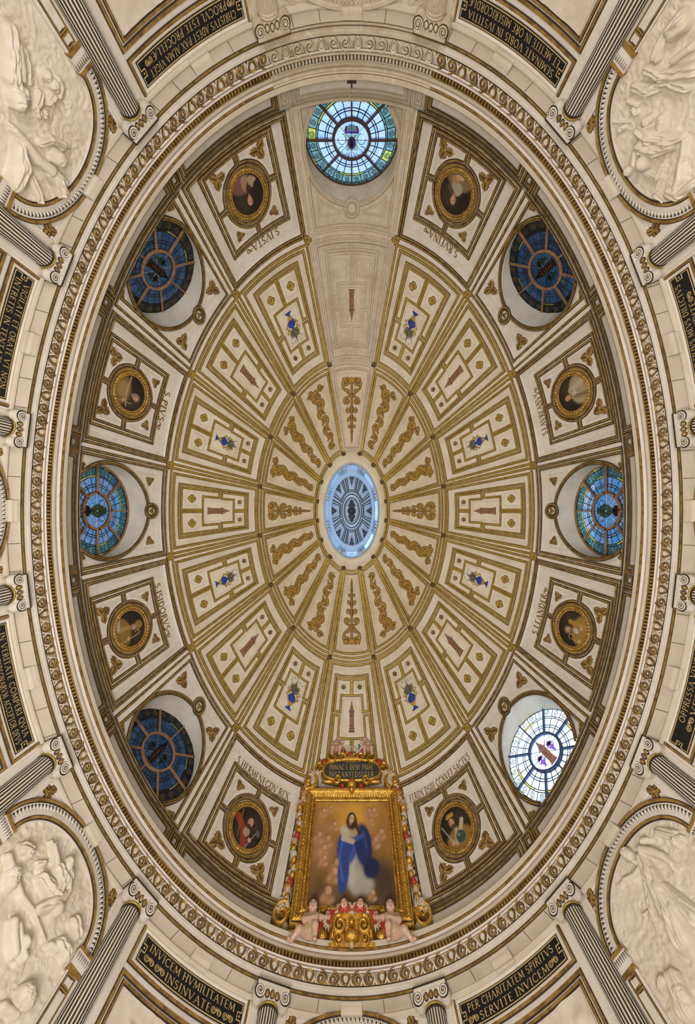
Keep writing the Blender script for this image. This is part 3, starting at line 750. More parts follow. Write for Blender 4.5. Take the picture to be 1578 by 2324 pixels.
def make_window(no, i, G, GB, bar, label, ctr, rot=0.0, acc=()):
    C, n, T = win_geo(i)
    w = root('window_%d' % no, C, kind='structure', label=label)
    M = frame(C, -n, np.array([0, 0, 1.0])) @ Matrix.Rotation(rot, 4, 'Z') @ Matrix.Scale(1.0 if rho_of(i) < .92 else .985, 4)
    # iron frame: rim, inner ring, eight spokes
    def ringm(r, wd, dp, z=0.0, n_=64):
        a = np.linspace(0, 2 * pi, n_, endpoint=False); mb = MB()
        mb.grid(np.stack([np.stack([q * np.cos(a), q * np.sin(a), np.full(n_, zz)], 1) for q, zz in ((r - wd / 2, -dp / 2), (r - wd / 2, dp / 2), (r + wd / 2, dp / 2), (r + wd / 2, -dp / 2))], 1), cu=True); return mb
    link('frame', mesh_of('frame', ringm(RW + .015, .05, .06), bar, world=False), w, M)
    link('ring_bar', mesh_of('ring_bar', ringm(.395 * RW, .042, .07), bar, world=False), w, M)
    sp = MB(); sp.grid(np.array([[(x, y, z) for x, z in ((-.015, -.03), (-.015, .035), (.015, .035), (.015, -.03))] for y in (.41 * RW, RW)]), cv=True)
    spm = mesh_of('glazing_bar', sp, bar, world=False)
    for k in range(8): link('glazing_bar', spm, w, M @ Matrix.Rotation(k * pi / 4, 4, 'Z'))
    came = MB()
    for r0, r1, nn, t in PRINGS:
        a = np.linspace(0, 2 * pi, 72, endpoint=False); q = r0 * RW
        came.grid(np.stack([np.stack([x * np.cos(a), x * np.sin(a), np.full(72, .003)], 1) for x in (q - .009, q + .009)], 1), cu=True)
        for k in range(nn):
            b = k * 2 * pi / nn; d = np.array([math.sin(b), math.cos(b)]); e = np.array([d[1], -d[0]]) * .009
            came.grid(np.array([[(*(d * q * 1 + s_ * e), .003) for s_ in (-1, 1)] for q in (r0 * RW, r1 * RW)]))
    for k in range(8):
        b = k * 2 * pi / 8; d = np.array([math.sin(b), math.cos(b)]); e = np.array([d[1], -d[0]]) * .006
        came.grid(np.array([[(*(d * q + s_ * e), .012) for s_ in (-1, 1)] for q in (.03 * RW, .39 * RW)]))
    link('lead_came', mesh_of('lead_came', came, LEAD, world=False), w, M, kind='stuff')
    r_ = random.Random(i)
    for k, (r0, r1, nn, t) in enumerate(PRINGS):
        for j in range(nn):
            m = G if t == 0 else (GB if t == 2 else (GYEL if r_.random() < .3 else GB))
            if (k, j) in acc: m = GYEL
            link('pane', pane_mesh(k, m, LEAD if G is not GDEEP else BROWN), w, M @ Matrix.Rotation(-j * 2 * pi / nn, 4, 'Z'))
    hub = MB()
    for k in range(8):
        pass
    km = (('hub', G.name))
    if km not in PMESH: PMESH[km] = mesh_of('pane', sector(.02, .385 * RW, 0, pi / 4, .0015), [G], world=False)
    for k in range(8): link('pane', PMESH[km], w, M @ Matrix.Rotation(-k * pi / 4, 4, 'Z'))
    ctr(w, M)
    return w
def plate_fn(z0): return lambda x, y, z=0: np.stack(np.broadcast_arrays(np.asarray(x, float), np.asarray(y, float), np.asarray(z, float) + z0), -1)
def ctr_tower(dark):
    def fn(w, M):
        ms = [GBRN, TOWB, GBRN] if dark else [mat('tower_glass', (0.35, 0.16, 0.14), (0.55, 0.32, 0.30), 30, .6), TOWC, MATS['tower_glass']]
        f0 = plate_fn(.014)
        mb = tower_fn(lambda x, y, z: f0(np.asarray(x) * .62, np.asarray(y) * .62 - .30, z * .3))
        link('tower_panel', mesh_of('tower_panel', mb, ms, world=False), w, M @ Matrix.Rotation(0, 4, 'Z'), label='small painted tower in the middle of the window', kind='stuff')
        for sx in (-1, 1):
            q, g, gr = vase_parts(lambda x, y, z: f0(np.asarray(x) * .32 + sx * .17, np.asarray(y) * .32 - .19 + .02 * sx, z * .3))
            for nm, b, m in (('vase_panel', q, GPUR if not dark else GGRN), ('handle_panel', g, GPUR if not dark else GGRN)): link(nm, mesh_of(nm, b, m, world=False), w, M, kind='stuff')
            link('lily_panel', mesh_of('lily_panel', gr, [GGRN, GBRN, GGRN] if dark else [GPUR, GBRN, GPUR], world=False), w, M, kind='stuff')
    return fn
def disc(x, y, rx, ry, z, n=20):
    a = np.linspace(0, 2 * pi, n, endpoint=False); return np.stack([x + rx * np.cos(a), y + ry * np.sin(a), np.full(n, z)], 1)
def ctr_crest(w, M):
    M = M @ Matrix.Rotation(pi, 4, 'Z')
    sh = MB(); a = [(-.12, .10), (.12, .10), (.12, -.20), (-.12, -.20)]; sh.poly(np.array([(x, y, .014) for x, y in a])); link('shield_panel', mesh_of('shield_panel', sh, GYEL2, world=False), w, M, label='pale yellow shield panel')
    o = MB(); o.poly(disc(0, -.05, .085, .12, .018)); link('oval_panel', mesh_of('oval_panel', o, GPUR, world=False), w, M)
    o = MB(); o.poly(disc(0, -.05, .06, .095, .020)); link('inner_oval_panel', mesh_of('inner_oval_panel', o, GWHITE, world=False), w, M)
    o = MB(); o.poly(np.array([(-.02, .03, .022), (.03, .02, .022), (.025, -.06, .022), (.04, -.11, .022), (-.03, -.12, .022), (-.03, -.04, .022)])); link('figure_panel', mesh_of('figure_panel', o, GPUR, world=False), w, M)
    h = MB(); h.poly(np.array([(-.15, .12, .016), (.15, .12, .016), (.13, .165, .016), (-.13, .165, .016)])); link('hat_brim_panel', mesh_of('hat_brim_panel', h, GPUR, world=False), w, M)
    h = MB(); h.poly(np.array([(-.10, .165, .016), (.10, .165, .016), (.07, .26, .016), (0, .29, .016), (-.07, .26, .016)])); link('hat_crown_panel', mesh_of('hat_crown_panel', h, GPALEB, world=False), w, M)
    for sg in (-1, 1):
        h = MB(); h.poly(np.array([(sg * .10, .165, .017), (sg * .15, .165, .017), (sg * .12, .25, .017), (sg * .075, .26, .017)])); link('red_panel', mesh_of('red_panel', h, GRED, world=False), w, M)
        cm = MB()
        for q in (arc(sg * .20, .02, .08, .10, 90, 90 + sg * 280, 16), arc(sg * .18, -.20, .10, .09, 90, 90 - sg * 250, 16), [(sg * .03, -.22), (sg * .09, -.32), (sg * .02, -.34)]):
            A, B = strokes2(q, .012); z = np.full(len(A), .016); cm.grid(np.stack([np.column_stack([A, z]), np.column_stack([B, z])], 1))
        link('scroll_came', mesh_of('scroll_came', cm, LEAD, world=False), w, M, kind='stuff')
def ctr_jar(w, M):
    p = [(-.05, -.22), (.05, -.22), (.06, -.17), (.12, -.08), (.15, .03), (.10, .14), (.05, .18), (.09, .24), (-.09, .24), (-.05, .18), (-.10, .14), (-.15, .03), (-.12, -.08), (-.06, -.17)]
    o = MB(); o.poly(np.array([(x, y, .014) for x, y in p])); link('jar_panel', mesh_of('jar_panel', o, GGRN, world=False), w, M, label='olive green jar of painted glass')
    o = MB(); o.poly(disc(.0, -.27, .11, .08, .016)); link('leaf_panel', mesh_of('leaf_panel', o, GBRN, world=False), w, M)
    cm = MB()
    for q in (arc(.15, .10, .07, .08, 200, -90, 12), arc(-.15, .10, .07, .08, -20, 270, 12), [(-.12, .05), (.12, .05)], [(-.06, -.1), (.0, .14)], [(.06, -.1), (0, .14)]):
        A, B = strokes2(q, .013); z = np.full(len(A), .020); cm.grid(np.stack([np.column_stack([A, z]), np.column_stack([B, z])], 1))
    link('scroll_came', mesh_of('scroll_came', cm, LEAD, world=False), w, M, kind='stuff')
    for k in range(24):
        a = k * pi / 12
        if k % 3: continue
        o = MB(); o.poly(np.array([(.385 * RW * math.cos(a + t), .385 * RW * math.sin(a + t), .03) if False else (r * math.cos(a + t), r * math.sin(a + t), .037) for r, t in ((.355, 0), (.39, 0), (.39, .12), (.355, .12))]))
        link('ring_jewel', mesh_of('ring_jewel', o, GYEL if k % 2 else GRED, world=False), w, M)
GYEL2 = glass('pale_yellow_glass', (0.70, 0.74, 0.40), (0.80, 0.80, 0.55), .3)
make_window(1, 3, GPALE, GPALEB, BARD, 'bright round window with a red and purple hat crest over a shield', ctr_crest, acc=((4, 6), (4, 19)))
make_window(2, 5, GDEEP, GDEEPB, BARB, 'dark blue round window with orange brown bars and a dark tower, beside the woman with the jar', ctr_tower(True), R(10))
make_window(3, 1, GDEEP, GDEEPB, BARB, 'dark round window with orange brown bars and a pale tower, beside the woman in white', ctr_tower(True), R(-8))
make_window(4, 7, GCYAN, GCYANB, BARB, 'blue round window with a green jar, between the hooded bishop and the mitred bishop', ctr_jar)
make_window(5, 15, GCYAN, GCYANB, BARB, 'blue round window with a green jar, between the white robed bishop and the bishop in gold', ctr_jar)
make_window(6, 9, GDEEP, GDEEPB, BARB, 'dark blue round window with a tower, beside the portrait of the bearded man with an axe', ctr_tower(True), R(-6))
make_window(7, 13, GWHITE, GWHITEB, BARU, 'brilliant white round window with blue bars, beside the crowned man with a globe', ctr_tower(False), R(6))

# unseen wall slabs added outside some windows to block their sky light
OUTW = mat('outer_masonry', (0.22, 0.20, 0.18), (0.16, 0.145, 0.13), 1.0, 0.9, bump=0.3)
def outside(i, d, top, nm):
    C, n, T = win_geo(i); mb = MB(); c = C + n * d
    hw_ = 5.0
    pts = [c + T * x + n * y for x, y in ((-hw_, 0), (hw_, 0), (hw_, 1.0), (-hw_, 1.0))]
    lo = np.array([[p[0], p[1], -1.4] for p in pts]); hi = np.array([[p[0], p[1], top] for p in pts])
    mb.grid(np.stack([lo, hi], 1), cu=True); mb.poly(hi)
    obj('wall_%s' % nm, mb, OUTW, kind='structure')
outside(5, 3.2, 14.5, 'skyblock_northwest'); outside(1, 3.2, 14.0, 'skyblock_northeast'); outside(9, 3.2, 14.0, 'skyblock_southwest')
outside(7, 4.0, 10.2, 'skyblock_west'); outside(15, 4.0, 10.2, 'skyblock_east')

# ------------------------------------------------------------------ attic band and entablature
CB = [(640, 966), (648, 978), (660, 997), (683, 1021), (693, 1036), (706, 1051), (728, 1080), (752, 1112), (785, 1143)]
def ell(prof):
    """profile of (picture radius on the short axis, real radius on it) -> rows of (A, B, h)"""
    out = []
    for p, ra in prof:
        h = F * ra / p; out.append((ra, np.interp(p, [c[0] for c in CB], [c[1] for c in CB]) * h / F, h))
    return np.array(out)
def sweep(mb, rows, th, closed, mv=None, m=0):
    G = np.stack([np.stack([a * np.cos(th), b * np.sin(th), np.full(len(th), h)], 1) for a, b, h in rows], 1)
    mb.grid(G, cu=closed, m=m, mv=mv)
GAP = R(15.6)
TG = np.linspace(pi / 2 + GAP, pi / 2 + 2 * pi - GAP, 260)      # gilded part
TB = np.linspace(pi / 2 - GAP, pi / 2 + GAP, 34)                # part left as bare stone
def band(name, prof, parent, mats, bare, mv, smooth=False):
    rows = ell(prof)
    for th, ms in ((TG, mats), (TB, bare)):
        mb = MB(); sweep(mb, rows, th, False, mv); obj(name, mb, ms, parent, smooth)
att = MB()
T_, S_ = np.meshgrid(np.linspace(0, 2 * pi, 240, endpoint=False), np.array([-2., -1.5, -1, -.5, 0, .02]), indexing='ij'); att.grid(dome(T_, S_, -.002)[0], cu=True)
T_, S_ = np.meshgrid(np.linspace(0, 2 * pi, 240, endpoint=False), np.array([0., -.16]), indexing='ij'); att.grid(dome(T_, 0.0, S_)[0], cu=True)
attic = obj('trim_1', att, WHITE, kind='structure', label='low panelled band between cornice and dome')
class Arcs(Bay):
    def __init__(s, tc, hw): s.tc, s.hw, s.tier = tc, hw, 0; s.mu, s.mv = 1, 1
for i, (tc, hw, win) in enumerate(BAYS):
    a = Arcs(tc, hw)
    mm = [STONE, STONED] if i == 3 else None
    gilt(a, [(-.86, -1.35), (-.86, -.15), (.86, -.15), (.86, -1.35)], attic, .034, .012, False, mm, step=.1, e=.012)
    gilt(a, [(-.80, -1.35), (-.80, -.42), (.80, -.42), (.80, -1.35)], attic, .030, .012, False, mm, step=.1, e=.012)
for e in EDGE:
    a = Arcs(R(e), R(1.0)); mm = [STONE, STONED] if e in (76.2, 103.8) else None
    gilt(a, [(-1.0, -1.35), (-1.0, -.15), (1.0, -.15), (1.0, -1.35)], attic, .034, .012, False, mm, step=.5, e=.012)
    gilt(a, rect(.50, -.98, -.42), attic, .026, .012, True, mm, step=.5, e=.010)
corn = MB()
sweep(corn, ell([(785, 4.946), (752, 4.745), (752, 4.80)]), np.linspace(0, 2 * pi, 240, endpoint=False), True)
cor = obj('trim_2', corn, BEIGE, kind='structure', label='great oval entablature with gilded scrolls and dentils')
W1, S1 = [WHITE, GOLD, DARK, BEIGE], [STONE, STONE, BROWN, STONE]
band('architrave', [(752.5, 4.745), (752, 4.738), (750.5, 4.735), (746, 4.735), (744.5, 4.74), (743.5, 4.75), (736.5, 4.748), (735.5, 4.742), (729.5, 4.74), (727.5, 4.745)], cor, W1, S1, [2, 2, 1, 2, 0, 0, 0, 0, 2])
band('frieze', [(728, 4.75), (706, 4.75)], cor, [GOLDF := mat('frieze_ground', (0.50, 0.40, 0.25), (0.42, 0.30, 0.14), 30, .5, .1)], [STONE], [0])
band('bed_moulding', [(706.5, 4.745), (705, 4.730), (701, 4.715), (697, 4.735), (693.5, 4.725), (692.5, 4.745)], cor, W1, S1, [2, 0, 0, 0, 0])
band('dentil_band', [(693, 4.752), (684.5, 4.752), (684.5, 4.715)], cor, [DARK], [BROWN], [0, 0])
band('corona', [(685, 4.735), (684, 4.715), (682.5, 4.708), (681.5, 4.70), (674, 4.69), (670.5, 4.705), (664.5, 4.69), (663.5, 4.686), (662.5, 4.680), (658, 4.672), (657, 4.676), (648.5, 4.672), (647.5, 4.70)], cor, W1, S1, [1, 1, 2, 3, 3, 0, 0, 2, 1, 2, 3, 2])
tp = MB(); sweep(tp, np.array([(4.672, 7.046, 5.477), (5.05, 7.46, 5.50)]), np.linspace(0, 2 * pi, 200, endpoint=False), True); obj('cornice_top', tp, STONE, cor)
# equal steps round an ellipse
def steps(a, b, n, off=0.0):
    t = np.linspace(0, 2 * pi, 4001); p = np.stack([a * np.cos(t), b * np.sin(t)], 1); s = np.concatenate([[0], np.cumsum(np.linalg.norm(np.diff(p, axis=0), axis=1))])
    q = (np.arange(n) + off) / n * s[-1]; th = np.interp(q, s, t)
    return th, s[-1]
def is_bare(t): return abs(((t - pi / 2 + pi) % (2 * pi)) - pi) < GAP
ra, rb, rh = ell([(693, 4.752), (684.5, 4.752)]).mean(0)
th, per = steps(ra, rb, 680)
for bare in (False, True):
    mb = MB()
    for t in th:
        if is_bare(t) != bare: continue
        c = np.array([ra * math.cos(t), rb * math.sin(t), 0]); n = np.array([-math.cos(t) / ra, -math.sin(t) / rb, 0]); n /= np.linalg.norm(n); x = np.array([-n[1], n[0], 0])
        b_ = np.array([c + x * sx * .0165 + n * (.002 if z == 0 else .042) + np.array([0, 0, hh]) for hh in (5.205, 5.255) for sx in (-1, 1) for z in (0, 1)])
        mb.add(b_, [[0, 1, 3, 2], [4, 5, 7, 6], [0, 1, 5, 4], [2, 3, 7, 6], [1, 3, 7, 5]])
    obj('dentils', mb, STONE if bare else GOLD, cor, kind='stuff')
def scroll_spiral(mats_flip):
    mb = MB(); t = np.linspace(0, 1, 30); a = -pi / 2 - .25 + t * 1.5 * 2 * pi; r = .082 * (1 - .86 * t)
    p = np.stack([-r * np.cos(a), r * np.sin(a)], 1); p = np.vstack([[(.17, -.078), (.11, -.084)], p]) if False else p
    d = norm(np.gradient(p, axis=0)); s = np.stack([-d[:, 1], d[:, 0]], 1); w = np.interp(t, [0, 1], [.029, .016])
    def row(k, z, e=0): q = p + s * (k * w / 2 + np.sign(k) * e)[:, None] if np.ndim(k * w) else p; return np.column_stack([q, np.full(len(q), z)])
    mb.grid(np.stack([row(-1, .003, .008), row(-1, .012), row(-.45, .028), row(.45, .028), row(1, .012), row(1, .003, .008)], 1), mv=[1, 0, 0, 0, 1])
    mb.poly(disc(0, 0, .078, .078, .004, 24), 2)
    return mb
def scroll_drop():
    mb = MB(); t = np.linspace(0, 2 * pi, 25)[:-1]
    x = .062 * np.sin(t) * (1 - .35 * np.cos(t)); y = .078 * -np.cos(t)
    def ring(k, z): return np.column_stack([x * k, y * k, np.full(len(t), z)])
    mb.grid(np.stack([ring(1.06, .003), ring(.96, .014), ring(.80, .028), ring(.62, .012), ring(.55, .010)], 1), cu=True, mv=[1, 0, 0, 1]); mb.poly(ring(.54, .012), 2)
    return mb
def scroll_tongue():
    mb = MB(); mb.poly(np.array([(-.045, .080, .006), (.045, .080, .006), (.02, .03, .012), (0, -.015, .006), (-.02, .03, .012)]), 0); mb.poly(np.array([(-.02, .078, .014), (.02, .078, .014), (0, .04, .014)]), 1); return mb
SCA = {}
for bare, ms in ((False, [GOLD, DARK, WHITE]), (True, [STONE, BROWN, STONE])):
    SCA[bare] = [mesh_of('frieze_scroll', scroll_spiral(0), ms, world=False), mesh_of('frieze_drop', scroll_drop(), ms, world=False), mesh_of('frieze_tongue', scroll_tongue(), [ms[2], ms[0]], world=False)]
sa, sb, sh = ell([(728, 4.75), (706, 4.75)]).mean(0)
NU = 68; th, per = steps(sa, sb, NU * 3, .5)
for k, t in enumerate(th):
    c = np.array([sa * math.cos(t), sb * math.sin(t), sh]); n = np.array([-math.cos(t) / sa, -math.sin(t) / sb, 0])
    M = frame(c + norm(n) * .002, n, np.array([0, 0, 1.0])); S = SCA[is_bare(t)]
    q = k % 3
    if q == 2: link('frieze_drop', S[1], cor, M)
    else: link('frieze_scroll', S[0], cor, M @ Matrix.Diagonal((1 if t < pi / 2 or t > 3 * pi / 2 else -1, -1, 1, 1)))
    t2 = t + pi / (NU * 3); c = np.array([sa * math.cos(t2), sb * math.sin(t2), sh]); n = np.array([-math.cos(t2) / sa, -math.sin(t2) / sb, 0])
    link('frieze_tongue', S[2], cor, frame(c + norm(n) * .003, n, np.array([0, 0, -1.0])))

# ------------------------------------------------------------------ lantern over the crown
LWALL = mat('lantern_plaster', (0.60, 0.67, 0.74), (0.54, 0.61, 0.68), 3.0, 0.6)  # blue tint of the daylight mixed into the plaster colour
LPAINT = mat('lantern_dark_paint', (0.035, 0.032, 0.030), (0.07, 0.06, 0.05), 30, .6)
LH0 = float(h_of(np.array([3.12]))[0])
def lp(a, b, h): return a * h / F, b * h / F
lan = MB()
def lrow(pa, pb, h, k=1.0): a, b = lp(pa, pb, h); return (a * k, b * k, h)
rim = [lrow(76, 128, LH0 - .10), lrow(70, 119, LH0 - .16), lrow(66, 113, LH0 - .16), lrow(63, 109, LH0 - .12), lrow(62, 107.5, LH0 - .02), lrow(61.5, 106.5, LH0 + .06)]
thl = np.linspace(0, 2 * pi, 120, endpoint=False)
sweep(lan, rim, thl, True)
lantern = obj('ceiling_lantern', lan, CREAM, smooth=True, kind='structure', label='oval lantern drum with its own small painted dome')
DA, DB = lp(61.5, 106.5, LH0 + .06); D0, D1 = LH0 + .06, 13.05
wins = [k * pi / 4 for k in range(8)]; WHW = R(13)
def drum_piece(a0, a1, h0, h1, k0=1.0, k1=1.16, nm='drum_wall', m=LWALL, n=8):
    mb = MB(); t = np.linspace(a0, a1, n)
    sec = [(k0, h0), (k1, h0), (k1, h1), (k0, h1)]
    mb.grid(np.stack([np.stack([DA * k * np.cos(t), DB * k * np.sin(t), np.full(n, h)], 1) for k, h in sec], 1), cv=True)
    for e in (0, -1): mb.add(np.array([[DA * k * math.cos(t[e]), DB * k * math.sin(t[e]), h] for k, h in sec]), [[0, 1, 2, 3]])
    return obj(nm, mb, m, lantern)
drum_piece(0, 2 * pi, D0, D0 + .35, n=64); drum_piece(0, 2 * pi, D1 - .35, D1, n=64)
for w in wins: drum_piece(w + WHW, w + pi / 4 - WHW, D0 + .35, D1 - .35)
LGL = glass('lantern_glass', (0.74, 0.88, 1.0), (0.80, 0.92, 1.0), .05, .10)
for w in wins: drum_piece(w - WHW, w + WHW, D0 + .33, D1 - .33, 1.10, 1.105, 'lantern_pane', LGL)
for w in wins:
    for s_ in (-1, 1):
        for d in (2.6, 6.2):
            a = w + pi / 8 + s_ * R(d); drum_piece(a - R(1.3), a + R(1.3), D0 + .28, D1 - .30, .945, 1.0, 'lantern_pilaster', LWALL, 3)
for a in (pi / 2, -pi / 2):
    c = np.array([0, .96 * DB * math.sin(a), D0 + .32]); mb = MB()
    def ff(mb): knob(mb, 0, 0, .075, .04, 0, 16, 0)
    link('lantern_boss', local_mesh('lantern_boss', ff, [LWALL]), lantern, frame(c, np.array([0, -math.sin(a), 0]), np.array([0, 0, 1.0])))
cr = MB(); sweep(cr, [(DA * 1.0, DB * 1.0, D1 - .25)] + [lrow(50, 84.5, D1 - .12), lrow(47.5, 81, D1 - .10), lrow(46.5, 79.5, D1), lrow(45.6, 78, D1 + .02), lrow(45.6, 78, D1 + .15)], thl, True); obj('lantern_cornice', cr, LWALL, lantern, smooth=True)
LA, LB = lp(46.5, 79.5, D1 + .1)
def ldome(t, q, n=0.0):
    """q = 0 at the springing, 1 at the crown"""
    t, q = np.broadcast_arrays(np.asarray(t, float), np.asarray(q, float)); f_ = q * pi / 2
    k = np.cos(f_); h = D1 + .08 + .95 * np.sin(f_)
    P = np.stack([(LA - n) * k * np.cos(t), (LB - n) * k * np.sin(t), h - n], -1)
    N = norm(np.stack([-k * np.cos(t) / LA, -k * np.sin(t) / LB, -np.sin(f_) / .95 - 1e-3], -1)); return P, N
ld = MB(); T_, Q_ = np.meshgrid(thl, np.linspace(0, .995, 16), indexing='ij'); ld.grid(ldome(T_, Q_)[0], cu=True)
lcap = obj('lantern_vault', ld, LWALL, lantern, smooth=True)
class LBay:
    def __init__(s, tc, hw): s.tc, s.hw = tc, hw
    def S(s, u, v, n=0.0): return ldome(s.tc + np.asarray(u) * s.hw, v, n)
    loop = Bay.loop
for k in range(8):
    b = LBay(k * pi / 4, pi / 8)
    for (u, v0, v1, w) in ((.84, -.02, .60, .028), (.62, .03, .56, .020)):
        gilt(b, rect(u, v0, v1), lcap, w, .004, m=[LPAINT, LPAINT], step=.12, name='painted_moulding', e=.006)
    mb = MB()
    def g(x, y, z): return b.S(np.asarray(x), .04 + np.asarray(y), z)[0]
    arabesque(mb, lambda x, y, z: b.S(np.asarray(x) / (.55 * np.cos(np.clip(.04 + np.asarray(y) / 1.7, 0, 1) * pi / 2) + .06), .04 + np.asarray(y) / 1.7, z)[0], .20, .78, True, 1, .42)
    obj('arabesque', mb, [LPAINT, LPAINT], lcap, kind='stuff')
for q, w in ((.66, .03), (.74, .03), (.78, .012)):
    t = np.linspace(0, 2 * pi, 80, endpoint=False); P, N = ldome(t, np.full(80, q), .004); mb = MB(); ribbon(mb, P, N, w, .01, .006); obj('painted_ring', mb, [LPAINT, LPAINT], lcap)
mb = MB(); zt = D1 + .99
def lf(x, y, z): return np.stack(np.broadcast_arrays(np.asarray(x, float), np.asarray(y, float), zt - np.asarray(z, float)), -1)
def bossl(mb):
    a = np.linspace(0, 2 * pi, 24, endpoint=False)
    mb.grid(np.stack([lf(q * np.cos(a), q * np.sin(a), z + 0 * a) for q, z in ((.17, .02), (.17, .07), (.12, .05), (.10, .10), (.05, .08), (.02, .12))], 1), cu=True)
    for sg in (-1, 1):
        o = leaf_outline(.36, .22, 22); mb.poly(lf(o[:, 1], sg * (.12 + o[:, 0]), .05))
        o = leaf_outline(.2, .16, 16); mb.poly(lf(o[:, 1] + .07, sg * (.14 + o[:, 0]), .055)); mb.poly(lf(o[:, 1] - .07, sg * (.14 + o[:, 0]), .055))
bossl(mb); obj('crown_boss', mb, LPAINT, lcap)
rf = MB(); sweep(rf, [(DA * 1.3, DB * 1.3, D1 - .02), (LA + .2, LB + .2, D1 + .75), (.05, .05, D1 + 1.9)], thl, True); sweep(rf, [(DA * 1.16, DB * 1.16, D1), (DA * 1.3, DB * 1.3, D1 - .02)], thl, True); obj('lantern_roof', rf, OUTW, lantern)

# ------------------------------------------------------------------ hall walls and floor
HF = -CAMZ
wl = MB(); tw = np.linspace(0, 2 * pi, 240, endpoint=False)
T_, H_ = np.meshgrid(tw, np.array([HF, 0, 1.5, 3, 4, 4.79]), indexing='ij'); wl.grid(wall(T_, H_)[0], cu=True)
hall = obj('wall_hall', wl, WHITE, kind='structure', label='oval hall wall below the entablature')
fl = MB(); a = np.linspace(0, 2 * pi, 96, endpoint=False); fl.poly(np.stack([(AW + .1) * np.cos(a), (BW + .1) * np.sin(a), np.full(96, HF)], 1)); 
obj('floor', fl, mat('floor_marble', (0.50, 0.44, 0.37), (0.32, 0.27, 0.22), 2.0, 0.35), kind='structure')
class WBay:
    """bay of the wall: u across (-1..1), h height above the eye"""
    def __init__(s, i):
        s.i = i; s.tc, s.hw, s.win = BAYS[i]
        P = s.S(np.array([-.01, .01]), np.array([4.4, 4.4]))[0]; s.mu = np.linalg.norm(P[1] - P[0]) / .02
    def S(s, u, h, n=0.0): return wall(s.tc + np.asarray(u) * s.hw, h, n)
    def chart(s, h0, n0=0.0, u0=0.0): return lambda x, y, z=0.0: s.S(u0 + np.asarray(x) / s.mu, h0 + np.asarray(y), np.asarray(z) + n0)[0]
    def fr(s, u, h, n=0.0, rot=0.0):
        P, N = s.S(np.array([u]), np.array([h]), n); return frame(P[0], N[0], np.array([0, 0, 1.0])) @ Matrix.Rotation(rot, 4, 'Z')
    loop = Bay.loop
    def plate(s, mb, pts_u, h0, h1, n0, n1, m=0, k=8):
        """raised board between two u values"""
        u = np.linspace(pts_u[0], pts_u[1], k)
        rows = [(h0, n0), (h0, n1), (h1, n1), (h1, n0)]
        mb.grid(np.stack([s.S(u, np.full(k, h), n)[0] for h, n in rows], 1), m=m)
        for e in (0, -1): mb.add(np.array([s.S(u[e:e + 1] if e == 0 else u[-1:], np.array([h]), n)[0][0] for h, n in rows]), [[0, 1, 2, 3]], m)
# strips of wall beside each column, and the keystone-like blocks under the entablature
for i, e in enumerate(EDGE):
    a = WBay(i); a.tc, a.hw = R(e), R(1); P = a.S(np.array([-1., 1.]), np.array([4., 4.]))[0]; w = .27 / (np.linalg.norm(P[1] - P[0]) / 2)
    mb = MB(); a.plate(mb, (-w, w), 1.0, 4.70, 0, .035, 0, 5); a.plate(mb, (-w * .86, w * .86), 1.0, 4.70, .035, .05, 0, 5)
    obj('pilaster_strip', mb, WHITE if e not in (76.2, 103.8) else STONE, hall)
cb = MB(); t = np.linspace(0, 2 * pi, 200, endpoint=False)
sweep(cb, [(AW - .0, BW - .0, 4.70), (AW - .045, BW - .045, 4.72), (AW - .05, BW - .05, 4.745), (AW - .012, BW - .012, 4.765), (AW - .01, BW - .01, 4.79)], t, True); obj('wall_fillet', cb, BEIGE, hall)
for i in range(16):
    b = WBay(i); mb = MB(); M = STONE if i == 3 else BEIGE
    f = lambda x, y, z: b.chart(4.79, 0)(x, y, z)
    hw_ = .155
    sec = [(-.02, .02), (-.085, .03), (-.085, .05), (-.065, .055), (-.07, .10), (-.055, .135), (-.02, .140), (-.03, .150), (-.03, .185), (.0, .19)]
    G = np.stack([np.stack([f(np.array([x]), np.array([y]), np.array([z]))[0] for x in (-hw_, 0, hw_)]) for y, z in sec], 1); mb.grid(G)
    for sg in (-hw_, hw_): mb.poly(np.array([f(np.array([sg]), np.array([y]), np.array([z]))[0] for y, z in sec]))
    obj('keystone', mb, M, hall)
    # joints of the blocks either side
    for u in (-.78, -.42, .40, .74):
        mb = MB(); x = u * b.mu; q = np.array([[f(np.array([x + d]), np.array([-.003]), np.array([z]))[0] for z in (.01, .195)] for d in (-.004, .004)]); mb.grid(q); obj('stone_joint', mb, BROWN, hall)

# ------------------------------------------------------------------ columns
CDARK = mat('flute_dark_paint', (0.022, 0.016, 0.012), (0.05, 0.035, 0.02), 25, .7)  # dark brown paint lining the flutes and capital carving
def col_shaft():
    mb = MB(); n = 22; ang, rad, mi = [], [], []
    for k in range(n):
        a0 = k * 2 * pi / n; st = 2 * pi / n
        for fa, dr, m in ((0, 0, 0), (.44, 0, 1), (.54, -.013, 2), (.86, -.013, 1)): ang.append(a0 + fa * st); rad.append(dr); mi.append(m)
    ang = np.array(ang); rad = np.array(rad)
    G = []
    for h, r in ((-1.2, .150), (1.0, .152), (2.6, .149), (3.6, .142), (4.60, .133)):
        q = r + rad; G.append(np.stack([q * np.cos(ang), np.full(len(ang), h), q * np.sin(ang)], 1))
    G = np.stack(G, 1); I = np.arange(G.shape[0] * G.shape[1]).reshape(G.shape[:2]); I = np.vstack([I, I[:1]])
    qd = np.stack([I[:-1, :-1], I[1:, :-1], I[1:, 1:], I[:-1, 1:]], -1); mb.add(G.reshape(-1, 3), qd.reshape(-1, 4), np.repeat(np.array(mi), qd.shape[1]))
    return mb
